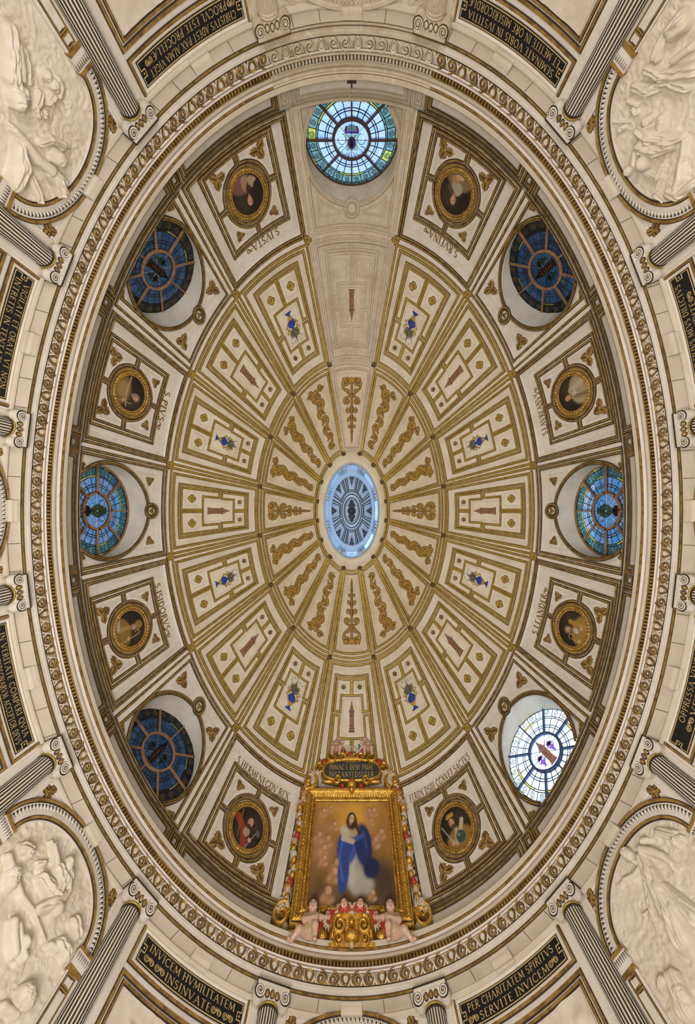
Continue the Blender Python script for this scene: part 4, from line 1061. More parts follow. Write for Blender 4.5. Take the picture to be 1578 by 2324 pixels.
def lath(mb, prof, m=0, n=32):
    a = np.linspace(0, 2 * pi, n, endpoint=False)
    mb.grid(np.stack([np.stack([r * np.cos(a), np.full(n, y), r * np.sin(a)], 1) for r, y in prof], 1), cu=True, m=m)
def mesh_lathe(nm, prof, M, n=32):
    mb = MB(); lath(mb, prof, 0, n); return mesh_of(nm, mb, M, True, False)
def volute():
    mb = MB(); t = np.linspace(0, 1, 44); a = pi / 2 + t * 2.3 * 2 * pi; r = .072 * (1 - .88 * t)
    p = np.stack([r * np.cos(a), r * np.sin(a)], 1); d = norm(np.gradient(p, axis=0)); s = np.stack([-d[:, 1], d[:, 0]], 1); w = np.interp(t, [0, 1], [.024, .012])
    def row(k, z, e=0): return np.column_stack([p + s * (k * w / 2 + np.sign(k) * e)[:, None], np.full(len(p), z)])
    mb.grid(np.stack([row(-1, .0, .003), row(-1, .012), row(1, .012), row(1, .0, .003)], 1), mv=[1, 0, 1])
    mb.poly(disc(0, 0, .078, .078, -.002, 28), 1); knob(mb, 0, 0, .015, .012, 2, 10, .004)
    a = np.linspace(0, 2 * pi, 28, endpoint=False); mb.grid(np.stack([np.stack([.080 * np.cos(a), .080 * np.sin(a), np.full(28, z)], 1) for z in (-.10, .004)], 1), cu=True, m=0)
    return mb
def baluster():
    prof = [(.078, 0), (.070, .03), (.058, .08), (.062, .13), (.056, .15), (.066, .16), (.062, .18), (.0, .185)]
    mb = MB(); a = np.linspace(0, 2 * pi, 20, endpoint=False)
    mb.grid(np.stack([np.stack([r * np.cos(a), r * np.sin(a), np.full(20, -z)], 1) for r, z in prof], 1), cu=True); return mb
def abacus():
    mb = MB()
    def bx(x, y0, y1, z0, z1, m):
        P = np.array([[sx * x, y, z] for y in (y0, y1) for sx in (-1, 1) for z in (z0, z1)]); mb.add(P, [[0, 1, 3, 2], [4, 5, 7, 6], [0, 1, 5, 4], [2, 3, 7, 6], [1, 3, 7, 5], [0, 2, 6, 4]], m)
    bx(.235, 4.745, 4.775, -.14, .165, 0); bx(.245, 4.775, 4.79, -.14, .175, 1); bx(.13, 4.64, 4.745, -.12, .125, 0)
    return mb
def egg():
    mb = MB(); a = np.linspace(0, 2 * pi, 14, endpoint=False)
    def rg(k, z): return np.stack([.026 * k * np.cos(a), .036 * k * np.sin(a), np.full(14, z)], 1)
    mb.grid(np.stack([rg(1.35, 0), rg(1.05, .006), rg(.95, .006), rg(.7, .022), rg(.2, .030)], 1), cu=True, mv=[1, 1, 0, 0]); mb.poly(rg(.2, .030)); return mb
CM = {}
for bare in (False, True):
    A_ = [STONE, BEIGE, STONE] if bare else [WHITE, CDARK, BROWN]
    B_ = [STONE, BROWN, STONE] if bare else [WHITE, CDARK, GOLD]
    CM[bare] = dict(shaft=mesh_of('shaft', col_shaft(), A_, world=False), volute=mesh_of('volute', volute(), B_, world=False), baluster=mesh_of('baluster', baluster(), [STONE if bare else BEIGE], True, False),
        abacus=mesh_of('abacus', abacus(), [B_[0], B_[1]], world=False), egg=mesh_of('egg', egg(), [GOLD if not bare else STONE, B_[1]], True, False),
        astragal=mesh_lathe('astragal', [(.128, 4.605), (.139, 4.61), (.142, 4.618), (.139, 4.626), (.135, 4.628), (.12, 4.63)], GOLD2 if not bare else STONE),
        bead=mesh_lathe('leaf_band', [(.132, 4.570), (.139, 4.575), (.140, 4.595), (.130, 4.606)], CDARK if not bare else STONE),
        base=mesh_lathe('base', [(.15, -1.2), (.19, -1.22), (.20, -1.27), (.17, -1.30), (.175, -1.34), (.22, -1.36), (.23, -1.42), (.22, -1.44), (.22, HF), (0, HF)], STONE))
PLQ = {0: 'HIC EST FILIVS', 2: 'SEMINATE VOBIS', 4: 'CHRISTVS ADEST', 6: 'VIGILATE ET ORATE', 8: 'IN VERITATE COMPERI', 10: 'INVICEM HVMILITATEM', 12: 'PER CHARITATEM', 14: 'OPPRESSA VINCIT'}
for i, e in enumerate(EDGE):
    t = R(e); P = np.array([4.845 * math.cos(t), 7.105 * math.sin(t), 0.]); n = norm(np.array([-math.cos(t) / AW, -math.sin(t) / BW, 0]))
    bare = e in (76.2, 103.8); c = CM[bare]
    pb = i if i % 2 == 0 else (i + 1) % 16        # bay index after this edge is i; plaque bays are even
    side = 'start' if i % 2 == 0 else 'end'
    pb = i if i % 2 == 0 else i - 1
    # bay i lies between edge i-? : BAYS[i] = (EDGE[i], EDGE[i+1])
    kind_ = 'bare stone' if bare else 'dark fluted'
    r_ = root('column', P + [0, 0, HF], label='%s ionic column at the %s of the plaque %s' % (kind_, side, PLQ[pb]), cat='column', kind='thing', group='ionic columns round the hall')
    M = frame(P, n, np.array([0, 0, 1.0]))
    link('shaft', c['shaft'], r_, M)
    cap = link('capital', c['abacus'], r_, M); link('astragal', c['astragal'], r_, M); link('leaf_band', c['bead'], r_, M); link('base', c['base'], r_, M)
    for sg in (-1, 1):
        link('volute', c['volute'], cap, M @ Matrix.Translation((sg * .185, 4.685, .145)) @ Matrix.Diagonal((sg, 1, 1, 1)))
        link('baluster', c['baluster'], cap, M @ Matrix.Translation((sg * .185, 4.685, .06)))
    for k in (-1, 0, 1): link('egg', c['egg'], cap, M @ Matrix.Translation((k * .072, 4.695 - .006 * abs(k), .128)))

# ------------------------------------------------------------------ black inscription plaques and the carved panels under them
INS = {0: ('HIC EST FILIVS MEVS DILECTVS', '&IPSVM AVDITE&'), 2: ('SEMINATE VOBIS IN IVSTITIA', 'ET METITE IN ORE MISERICORDIÆ'), 4: ('CHRISTVS ADEST PAX ALMA VIGET', '&PROCVL ESTE PROCELLÆ&'),
       6: ('VIGILATE ET ORATE VT NON', 'INTRETIS IN TENTATIONEM'), 8: ('IN VERITATE COMPERI QVIA', 'NON EST PERSONARVM ACCEPTOR DEVS'), 10: ('INVICEM HVMILITATEM', '&&INSINVATE&&'),
       12: ('PER CHARITATEM SPIRITVS', '&SERVITE INVICEM&'), 14: ('OPPRESSA VINCIT', '&VERITAS&')}
LET = mat('gilt_lettering', (0.60, 0.43, 0.20), (0.48, 0.33, 0.13), 30, .5, .2)
def wrect(u, h0, h1): return [(-u, h0), (u, h0), (u, h1), (-u, h1)]
def hnoise(nx, ny, k, seed):
    r = np.random.default_rng(seed); out = np.zeros((nx, ny))
    for o in range(4):
        n = int(k * 2 ** o) + 2; g = r.random((n + 1, n + 1)); x = np.linspace(0, n - 1e-6, nx); y = np.linspace(0, n - 1e-6, ny)
        i, j = x.astype(int), y.astype(int); fx, fy = x - i, y - j; fx, fy = fx * fx * (3 - 2 * fx), fy * fy * (3 - 2 * fy)
        a = g[np.ix_(i, j)] * (1 - fx)[:, None] + g[np.ix_(i + 1, j)] * fx[:, None]; b = g[np.ix_(i, j + 1)] * (1 - fx)[:, None] + g[np.ix_(i + 1, j + 1)] * fx[:, None]
        out += (a * (1 - fy) + b * fy) / 2 ** o
    return out / 1.875
def plaque(i):
    b = WBay(i); P, N = b.S(0., 4.53, .0)
    p = root('inscription_plaque', P, label='black and gold plaque on the wall lettered %s' % INS[i][0], cat='plaque', group='black inscription plaques')
    mb = MB(); b.plate(mb, (-.755, .755), 4.345, 4.735, 0, .012, 0, 16); obj('frame', mb, WHITE, p)
    mb = MB(); b.plate(mb, (-.70, .70), 4.395, 4.660, .012, .018, 0, 16); obj('panel', mb, BLACK, p)
    for (u, h0, h1, w, z) in ((.755, 4.345, 4.735, .032, .012), (.725, 4.37, 4.69, .012, .012)):
        mb = MB(); b.loop(mb, dense(wrect(u, h0, h1), True, .1), w, .012, .009, True, z, 9); obj('gilt_moulding', mb, [GOLD, DARK] if w > .02 else [WHITE, WHITE], p)
    # gilt line inside with a square bracket and a dot at each short end
    c = 4.528; q = [(-.685, 4.41), (.685, 4.41), (.685, c - .035), (.635, c - .035), (.635, c + .035), (.685, c + .035), (.685, 4.645), (-.685, 4.645), (-.685, c + .035), (-.635, c + .035), (-.635, c - .035), (-.685, c - .035)]
    mb = MB(); b.loop(mb, q, .009, .004, .001, True, .018, .08, 0, 0); obj('inner_line', mb, [LET], p)
    for su in (-1, 1):
        mb = MB(); f = b.chart(c, .020, su * .662); mb.poly(f(.012 * np.cos(np.linspace(0, 2 * pi, 12, endpoint=False)), .012 * np.sin(np.linspace(0, 2 * pi, 12, endpoint=False)))); obj('dot', mb, LET, p)
    for k, (t, y, w) in enumerate(zip(INS[i], (4.545, 4.435), ((1.20 if i not in (14,) else .85), (1.24 if i not in (14, 0) else .95)))):
        mb = MB(); lettering(mb, t, b.chart(y), .072, w * b.mu, z=.021); obj('lettering', mb, LET, p, kind='stuff', label='gilt roman capitals reading ' + t.replace('&', '').replace('~', ''))
    # carved marble panel below
    P, N = b.S(0., 3.6, .0)
    r = root('relief_panel', P, label='flat carved alabaster panel on the wall under the plaque lettered %s' % ' '.join(INS[i][0].split()[:2]), cat='relief', group='carved panels below the plaques')
    for (u, h1, w) in ((.755, 4.245, .034), (.705, 4.185, .026)):
        mb = MB(); b.loop(mb, dense(wrect(u, 2.6, h1), True, .1), w, .014, .010, True, .004, 9); obj('gilt_moulding', mb, [GOLD, DARK], r)
    nx, ny = 70, 60; u = np.linspace(-.675, .675, nx); h = np.linspace(2.65, 4.155, ny); z = hnoise(nx, ny, 4, 40 + i); z2 = hnoise(nx, ny, 9, 90 + i)
    Z = .012 + .05 * np.clip(z - .5, 0, 1) + .02 * np.abs(z2 - .5)
    rr = np.random.default_rng(i); U, H = np.meshgrid(u * b.mu, h, indexing='ij')
    for k in range(16):
        cx, cy, r0 = rr.uniform(-.75, .75), rr.uniform(3.0, 4.05), rr.uniform(.04, .10); d = np.hypot(U - cx, (H - cy) * 1.3) / r0; Z = np.maximum(Z, .012 + .035 * np.sqrt(np.clip(1 - d * d, 0, 1)) * (1 + .3 * np.sin(9 * d)))
    mb = MB(); mb.grid(b.S(np.broadcast_to(u[:, None], (nx, ny)), np.broadcast_to(h[None], (nx, ny)), Z)[0]); obj('carving', mb, MARBLE, r, smooth=True)
for i in range(0, 16, 2): plaque(i)

# ------------------------------------------------------------------ arched reliefs
def wall_inv(px_, py_):
    dx, dy = px_ - 798.5, 1159.5 - py_; k = math.hypot(dx / 775, dy / 1130); return math.atan2(dy / 1130, dx / 775), 4.85 / k
def chains(i):
    """figures of each relief: (kind, points of the chain, radii, height) in pixels measured on the picture"""
    return {13: [
        ('d', [(1468, 1952), (1490, 1995), (1508, 2030), (1540, 2085), (1562, 2140)], [15, 22, 24, 26, 26], .055),
        ('d', [(1478, 2010), (1486, 2050), (1496, 2092)], [8, 9, 12], .05), ('d', [(1520, 2020), (1560, 2060), (1590, 2090)], [12, 18, 22], .045),
        ('h', [(1436, 1945), (1446, 1952)], [15, 13], .085), ('b', [(1454, 1962), (1462, 1966)], [9, 5], .075),
        ('l', [(1470, 1937), (1495, 1940), (1518, 1950), (1540, 1968)], [11, 10, 9, 6], .085), ('f', [(1540, 1966), (1548, 1976)], [4, 2.5], .085), ('f', [(1538, 1970), (1543, 1981)], [4, 2.5], .085),
        ('l', [(1464, 1976), (1447, 1992), (1425, 2002)], [9, 6, 5], .05), ('f', [(1425, 2002), (1408, 2016)], [4, 2], .045), ('f', [(1422, 2006), (1414, 2020)], [3, 2], .045),
        ('s', [(1476, 2075), (1500, 2115)], [3, 3], .05), ('s', [(1468, 2082), (1486, 2070)], [3, 3], .05),
        ('h', [(1470, 1915), (1478, 1912)], [10, 8], .05), ('b', [(1545, 1915), (1556, 1908)], [12, 9], .05), ('d', [(1500, 1890), (1540, 1900)], [10, 14], .03),
        ('h', [(1560, 2265), (1572, 2280)], [16, 14], .06), ('d', [(1540, 2230), (1570, 2300)], [20, 24], .04), ('b', [(1515, 2235), (1512, 2250)], [12, 10], .05)],
        1: [
        ('k', [(1476, 361)], [17.5], .10), ('d', [(1462, 290), (1490, 305), (1530, 312), (1556, 306)], [11, 20, 18, 7], .075), ('d', [(1470, 325), (1500, 330), (1535, 325)], [18, 20, 12], .075),
        ('l', [(1456, 340), (1453, 362), (1462, 376)], [8, 8, 6], .09), ('h', [(1436, 382), (1446, 374)], [12, 9], .06), ('s', [(1520, 345), (1492, 436)], [2, 2], .04), ('d', [(1470, 385), (1500, 400), (1510, 370)], [5, 7, 4], .05),
        ('h', [(1478, 268), (1486, 262)], [12, 9], .05), ('b', [(1510, 285), (1512, 262)], [9, 10], .055), ('l', [(1565, 315), (1562, 345), (1553, 372)], [7, 7, 6], .06), ('l', [(1556, 372), (1555, 400), (1547, 420)], [7, 9, 9], .07), ('d', [(1530, 430), (1560, 440), (1590, 420)], [12, 18, 20], .06),
        ('d', [(1480, 150), (1515, 165), (1550, 160), (1590, 150)], [10, 12, 14, 16], .06), ('d', [(1505, 185), (1530, 180), (1570, 190)], [8, 9, 12], .06), ('l', [(1540, 130), (1580, 100)], [7, 8], .06), ('d', [(1540, 60), (1560, 40)], [20, 22], .05), ('d', [(1500, 120), (1520, 70)], [14, 12], .04),
        ('d', [(1450, 190), (1480, 200), (1500, 195)], [10, 14, 10], .05), ('l', [(1437, 222), (1456, 230)], [7, 7], .055), ('b', [(1448, 242), (1450, 252)], [8, 6], .05), ('h', [(1490, 195), (1497, 190)], [10, 8], .06),
        ('b', [(1414, 290), (1424, 284)], [8, 6], .035), ('s', [(1394, 275), (1435, 272)], [3, 4], .03), ('b', [(1445, 425), (1440, 418)], [6, 5], .03), ('d', [(1500, 440), (1520, 455)], [10, 8], .04), ('b', [(1480, 470), (1500, 475)], [9, 8], .035)],
        5: [
        ('l', [(25, 95), (27, 120), (33, 150), (37, 170)], [9, 11, 10, 7], .085), ('d', [(4, 60), (8, 110), (10, 160), (20, 190)], [18, 20, 20, 16], .07), ('d', [(44, 110), (52, 150), (56, 180)], [8, 9, 8], .05),
        ('h', [(22, 212), (24, 222)], [19, 17], .095), ('b', [(42, 200), (46, 212), (40, 226)], [9, 8, 8], .08),
        ('h', [(98, 165), (102, 172)], [12, 10], .04), ('b', [(112, 186), (118, 196)], [13, 9], .055), ('l', [(124, 175), (131, 190), (126, 212)], [7, 7, 7], .05), ('d', [(80, 210), (72, 235), (80, 255)], [12, 13, 9], .035), ('b', [(94, 250), (96, 258)], [8, 7], .045), ('d', [(105, 225), (112, 215)], [12, 10], .04),
        ('h', [(118, 350), (122, 355)], [17, 16], .09), ('l', [(100, 378), (72, 356), (50, 325), (30, 300), (20, 288)], [14, 11, 9, 7, 6], .09), ('f', [(22, 290), (12, 276)], [4, 2.5], .085), ('f', [(24, 286), (36, 300)], [4, 2.5], .08),
        ('d', [(100, 382), (120, 405), (132, 440), (138, 470)], [18, 20, 18, 18], .06), ('d', [(30, 330), (34, 370), (20, 410)], [16, 24, 20], .065), ('d', [(60, 400), (78, 440), (84, 470)], [10, 12, 12], .055), ('d', [(85, 320), (110, 312), (138, 325), (150, 332)], [9, 10, 8, 4], .04), ('l', [(112, 385), (128, 398), (140, 410)], [9, 8, 6], .075), ('s', [(130, 340), (150, 330)], [3, 5], .03)],
        9: [
        ('h', [(142, 1966), (140, 1974)], [13, 12], .09), ('b', [(132, 1978), (146, 1988), (150, 1998)], [9, 10, 7], .08), ('l', [(116, 1975), (114, 1950), (110, 1926)], [10, 8, 6], .08), ('f', [(110, 1926), (118, 1918)], [4, 3], .075), ('f', [(108, 1924), (106, 1914)], [3, 2.5], .075),
        ('d', [(118, 1982), (128, 2005), (118, 2028)], [16, 18, 16], .075), ('d', [(86, 2000), (102, 2025), (118, 2040)], [14, 18, 18], .06), ('d', [(80, 2070), (105, 2060), (128, 2040)], [12, 18, 14], .075), ('l', [(142, 2005), (142, 2030), (130, 2050)], [9, 8, 7], .085), ('k', [(115, 2070)], [19], .06), ('d', [(80, 1960), (95, 1960), (85, 1980)], [5, 6, 7], .035),
        ('l', [(18, 2100), (16, 2135), (20, 2170)], [10, 11, 10], .07), ('h', [(42, 2145), (44, 2150)], [13, 12], .07), ('l', [(30, 2110), (38, 2160), (45, 2180)], [9, 8, 8], .06), ('s', [(10, 1950), (40, 2040), (66, 2070), (95, 2140)], [10, 8, 6, 4], .04), ('b', [(45, 2268), (50, 2280)], [22, 18], .05), ('b', [(20, 1990), (15, 2010)], [18, 16], .04),
        ('d', [(160, 2100), (168, 2125)], [16, 14], .04), ('d', [(125, 2150), (140, 2170), (138, 2185)], [14, 14, 8], .055), ('h', [(120, 2160), (106, 2152)], [9, 8], .05), ('d', [(45, 1930), (60, 1935)], [14, 12], .05), ('b', [(55, 1945), (60, 1940)], [10, 9], .05), ('s', [(0, 2290), (30, 2310)], [10, 8], .03)]}.get(i, [])
def relief(i, b, nx, ny):
    u = np.linspace(-.72, .72, nx); h = np.linspace(2.75, 4.60, ny); U, H = np.meshgrid(u, h, indexing='ij'); X = U * b.mu; Y = H * 1.42
    Z = .006 + .030 * np.clip(hnoise(nx, ny, 5, 11 + i) - .45, 0, 1) + .030 * np.abs(hnoise(nx, ny, 8, 31 + i) - .5)
    w1, w2 = hnoise(nx, ny, 6, 51 + i), hnoise(nx, ny, 6, 71 + i)
    Z = Z + .005 * (np.sin((X * 20 + w1 * 16)) * np.sin(Y * 22 + w2 * 16)) + .006 * (1 - np.abs(2 * hnoise(nx, ny, 12, 3 + i) - 1)) ** 3
    r = np.random.default_rng(i)
    for k in range(70):                       # curling clouds and foliage of the ground
        cx, cy, q = r.uniform(-.8, .8), r.uniform(3.0, 4.55) * 1.42, r.uniform(.05, .12); d = np.hypot(X - cx, Y - cy); an = np.arctan2(Y - cy, X - cx)
        Z = Z + .004 * np.exp(-(d / q) ** 2) * np.sin(an * 1.0 + d / q * 7)
    for kd, pts, rad, z0 in chains(i):
        q = []
        for (px_, py_), rp in zip(pts, rad):
            t, hh = wall_inv(px_, py_); uu = (t % (2 * pi) - b.tc) / b.hw; q.append((uu * b.mu, hh * 1.42, rp * .0054))
        if len(q) == 1: q = q + [(q[0][0] + 1e-4, q[0][1], q[0][2])]
        best = np.full(Z.shape, -1.0)
        for (x0, y0, r0), (x1, y1, r1) in zip(q[:-1], q[1:]):
            dx, dy = x1 - x0, y1 - y0; L2 = dx * dx + dy * dy + 1e-9; t = np.clip(((X - x0) * dx + (Y - y0) * dy) / L2, 0, 1)
            ex, ey = X - x0 - t * dx, Y - y0 - t * dy; rr = r0 + (r1 - r0) * t; d = np.hypot(ex, ey)
            e_ = np.sqrt(np.clip(1 - (d / rr) ** 2, 0, 1)); zz = np.where(d < rr, z0 * np.minimum(1, e_ * (1.6 if kd == 'd' else 2.4)) + rr * e_ * (.8 if kd == 'd' else 1.0), -1)
            side = (ex * -dy + ey * dx) / math.sqrt(L2)
            if kd == 'd': zz = np.where(zz > 0, zz + e_ * (.015 * np.sin(side / rr * 7.0 + t * 1.5 + x0 * 40) + .008 * np.sin(side / rr * 15 - t * 3 + y0 * 30)), zz)
            if kd == 'b': zz = np.where(zz > 0, zz + .010 * np.sin(X * 150 + np.sin(Y * 60) * 2) * np.sin(Y * 140 + np.sin(X * 70) * 2), zz)
            best = np.maximum(best, zz)
        if kd == 'h':
            (x0, y0, r0), (x1, y1, r1) = q[0], q[-1]; dx, dy = x1 - x0, y1 - y0; L = math.hypot(dx, dy) + 1e-9; ux, uy = dx / L, dy / L
            a_ = ((X - x0) * ux + (Y - y0) * uy) / r0; c_ = ((X - x0) * -uy + (Y - y0) * ux) / r0; g = lambda a, c, sa, sc_: np.exp(-((a_ - a) / sa) ** 2 - ((c_ - c) / sc_) ** 2)
            hair = 1 / (1 + np.exp((a_ + .05 + .35 * c_ ** 2 * 0 + .30 * np.abs(c_)) * -14)); hair = 1 - hair
            f_ = .26 * g(.30, 0, .24, .10) + .10 * g(.02, 0, .08, .5) - .20 * g(.16, .34, .10, .17) - .20 * g(.16, -.34, .10, .17) + .07 * g(.17, .34, .05, .09) + .07 * g(.17, -.34, .05, .09) - .13 * g(.66, 0, .05, .20) + .08 * g(.56, 0, .05, .16) + .07 * g(.76, 0, .05, .14) + .08 * g(.5, .5, .2, .2) + .08 * g(.5, -.5, .2, .2)
            cur = .11 * np.sin(a_ * 11 + 2 * np.sin(c_ * 6)) * np.sin(c_ * 11 + 2 * np.sin(a_ * 7)) + .06
            best = np.where(best > 0, best + r0 * (f_ * (1 - hair) + cur * hair), best)
        hgt = np.clip((best - Z) / .03, 0, 1)
        Z = np.where(best > Z, Z + (best - Z) * (.35 + .65 * hgt), Z)
    lim = 4.05 + .535 * np.sqrt(np.clip(1 - (U / .705) ** 2, 0, 1)); out = (H > lim) | (np.abs(U) > .705)
    Z = np.where(out, -.03, Z)
    mb = MB(); mb.grid(b.S(U, H, Z)[0]); return mb
ARL = {13: 'arched alabaster relief of a tall bearded man in robes with arms spread', 1: 'arched alabaster relief of a draped figure leaning over a smooth globe',
       5: 'arched alabaster relief of a winged curly haired figure reaching up an arm', 9: 'arched alabaster relief of a seated bearded man with one raised arm',
       3: 'arched relief under the bright window with the hat crest, its rim in bare stone', 7: 'arched relief below the blue window next to the hooded bishop', 11: 'arched relief below the gilded altarpiece', 15: 'arched relief below the blue window next to the white robed bishop'}
def arched(i):
    b = WBay(i); P, N = b.S(0., 4.05, 0.); bare = i == 3
    p = root('arched_relief', P, label=ARL[i], cat='relief', group='arched reliefs round the hall')
    G2 = [STONE, STONE] if bare else [GOLD, DARK]; WM = STONE if bare else WHITE
    def ar(ru, rh, n=60):
        t = np.linspace(pi, 0, n); return np.stack([ru * np.cos(t), 4.05 + rh * np.sin(t)], 1)
    mb = MB(); A_, B_ = ar(.885, .745), ar(.70, .53)
    rows = [(A_, 0), (A_, .05), (ar(.80, .65), .05), (ar(.74, .575), .07), (B_, .07), (B_, .0)]
    mb.grid(np.stack([b.S(q[:, 0], q[:, 1], z)[0] for q, z in rows], 1)); obj('archivolt', mb, WM, p)
    for (ru, rh, w, z) in ((.868, .725, .034, .05), (.712, .545, .030, .07)):
        q = ar(ru, rh); P_, N_ = b.S(q[:, 0], q[:, 1], z); mb = MB(); ribbon(mb, P_, N_, w, .014, .012, False); obj('gilt_moulding', mb, G2, p)
    # egg and dart band
    t = np.linspace(pi - .03, .03, 50); mb = MB()
    for k, a in enumerate(t):
        cu, ch = .805 * math.cos(a), 4.05 + .655 * math.sin(a); f = b.chart(ch, .052, cu); c, s_ = math.cos(a), math.sin(a)
        def put(x, y, z): return f(np.asarray(x) * -s_ + np.asarray(y) * c, np.asarray(x) * c + np.asarray(y) * s_, np.asarray(z) + 0 * np.asarray(x))
        an = np.linspace(0, 2 * pi, 8, endpoint=False)
        mb.grid(np.stack([put(q * .016 * np.cos(an), q * .022 * np.sin(an), z) for q, z in ((1, 0), (.8, .012), (.3, .016))], 1), cu=True, m=0)
        mb.poly(put(np.array([-.032, -.012, -.014, -.026]), np.array([.026, .030, -.006, -.014]), .004), 1); mb.poly(put(np.array([.010, .020, .014]), np.array([-.012, -.020, -.034]), .004), 1); mb.poly(put(np.array([-.004, .006, .0]), np.array([.026, .026, .006]), .018), 1)
    obj('egg_and_dart', mb, [WM, WM if bare else DARK], p, kind='stuff')
    for su in (-1, 1):
        lo, hi = sorted((su * .675, su * .87))
        mb = MB(); b.plate(mb, (lo, hi), 3.90, 4.05, 0, .085, 0, 4); im = obj('impost', mb, WM, p)
        mb = MB(); b.plate(mb, (lo - .005, hi + .005), 4.035, 4.062, .0, .10, 0, 4); obj('gilt_fillet', mb, G2[0], im)
        mb = MB(); b.plate(mb, (lo, hi), 3.878, 3.90, .0, .092, 0, 4); obj('gilt_fillet', mb, G2[0], im)
        mb = MB()
        for k in range(7):
            cu = lo + (hi - lo) * (k + .5) / 7; f = b.chart(3.985, .086, cu); an = np.linspace(0, 2 * pi, 8, endpoint=False)
            mb.grid(np.stack([f(q * .011 * np.cos(an), q * .032 * np.sin(an), z + 0 * an) for q, z in ((1, 0), (.7, .014), (.3, .018))], 1), cu=True)
            mb.poly(f(np.array([.006, .018, .015, .009]), np.array([.03, .03, -.03, -.03]), np.full(4, .004)), 1)
        obj('egg_and_dart', mb, [WM, WM if bare else DARK], im, kind='stuff')
        mb = MB(); b.plate(mb, (lo + .02, hi - .005), 1.0, 3.878, 0, .045, 0, 4); jm = obj('jamb', mb, WM, p)
        mid = (lo + hi) / 2 + .004 * su; 
        for (h0, h1) in ((3.775, 3.862), (1.6, 3.752)):
            mb = MB(); b.loop(mb, dense([(mid - .05, h0), (mid + .05, h0), (mid + .05, h1), (mid - .05, h1)], True, .5), .015, .010, .007, True, .045, 9); obj('gilt_moulding', mb, G2, jm)
        # trefoil in the spandrel
        link('leaf_ornament', TREFS if not bare else TREFSB, p, b.fr(su * .72, 4.615, .006, R(180) - su * R(40)))
        mb = MB(); q = [(su * .84, 4.68), (su * .40, 4.695), (su * .62, 4.60), (su * .80, 4.45)]; b.loop(mb, q, .014, .006, .004, True, 0, .06); obj('plaster_moulding', mb, [WM, WM], p)
    big = i in (1, 5, 9, 13)
    obj('carving', relief(i, b, 230 if big else 60, 270 if big else 60), MARBLE, p, smooth=True, label='carved figures in pale alabaster')
TREFSB = local_mesh('leaf_ornament', trefoil(.62), [STONE, STONE])
for i in range(1, 16, 2): arched(i)

# ------------------------------------------------------------------ round portraits
PAINT = mat('oil_paint', (1, 1, 1), attr='paint', rough=0.45, spec=0.35)
def sm(x): x = np.clip(x, 0, 1); return x * x * (3 - 2 * x)
class Cv:
    def __init__(s, x, y, base): s.x, s.y = x, y; s.c = np.zeros(x.shape + (3,)) + np.array(base)
    def el(s, cx, cy, rx, ry, col_, rot=0, soft=.25, a=1.0):
        c, n = math.cos(rot), math.sin(rot); X, Y = s.x - cx, s.y - cy; d = np.sqrt(((X * c + Y * n) / rx) ** 2 + ((-X * n + Y * c) / ry) ** 2)
        k = sm((1 - d) / soft)[..., None] * a; s.c = s.c * (1 - k) + np.array(col_) * k
    def st(s, pts, w, col_, soft=.4, a=1.0):
        for (x0, y0), (x1, y1) in zip(pts[:-1], pts[1:]):
            dx, dy = x1 - x0, y1 - y0; t = np.clip(((s.x - x0) * dx + (s.y - y0) * dy) / (dx * dx + dy * dy + 1e-9), 0, 1)
            d = np.hypot(s.x - x0 - t * dx, s.y - y0 - t * dy) / w; k = sm((1 - d) / soft)[..., None] * a; s.c = s.c * (1 - k) + np.array(col_) * k
    def face(s, fx, fy, r, skin, hair, tilt=0.0, beard=None, look=0.0):
        sk = np.array(skin); c, n = math.cos(tilt), math.sin(tilt); q = lambda x, y: (fx + (x * c - y * n) * r, fy + (x * n + y * c) * r)
        s.el(*q(-.1, .25), 1.18 * r, 1.35 * r, hair, tilt, .2); s.st([q(0, -.6), q(-.05, -1.12)], .48 * r, sk * .55, .5)
        s.el(*q(0, 0), .80 * r, 1.08 * r, sk, tilt, .22); s.el(*q(-.42 + look, -.1), .42 * r, .8 * r, sk * .55, tilt, .9, .75); s.el(*q(.25, .35), .45 * r, .4 * r, sk * 1.25, tilt, .9, .5)
        if beard is not None: s.el(*q(0, -.82), .66 * r, .58 * r, beard, tilt, .35); s.el(*q(.1, -.42), .34 * r, .14 * r, beard, tilt, .5)
        s.el(*q(.08, -.54), .20 * r, .07 * r, (.30, .06, .05), tilt, .6)
        for ex in (-.24, .36): s.el(*q(ex + .04, .12), .17 * r, .085 * r, (.03, .018, .012), tilt, .6); s.st([q(ex - .14, .28), q(ex + .16, .30)], .05 * r, sk * .22, .7)
        s.st([q(.12, .15), q(.20, -.24)], .085 * r, sk * 1.12, .8, .7); s.st([q(.05, -.28), q(.24, -.27)], .05 * r, sk * .35, .8, .8)
SK = (.52, .30, .19)
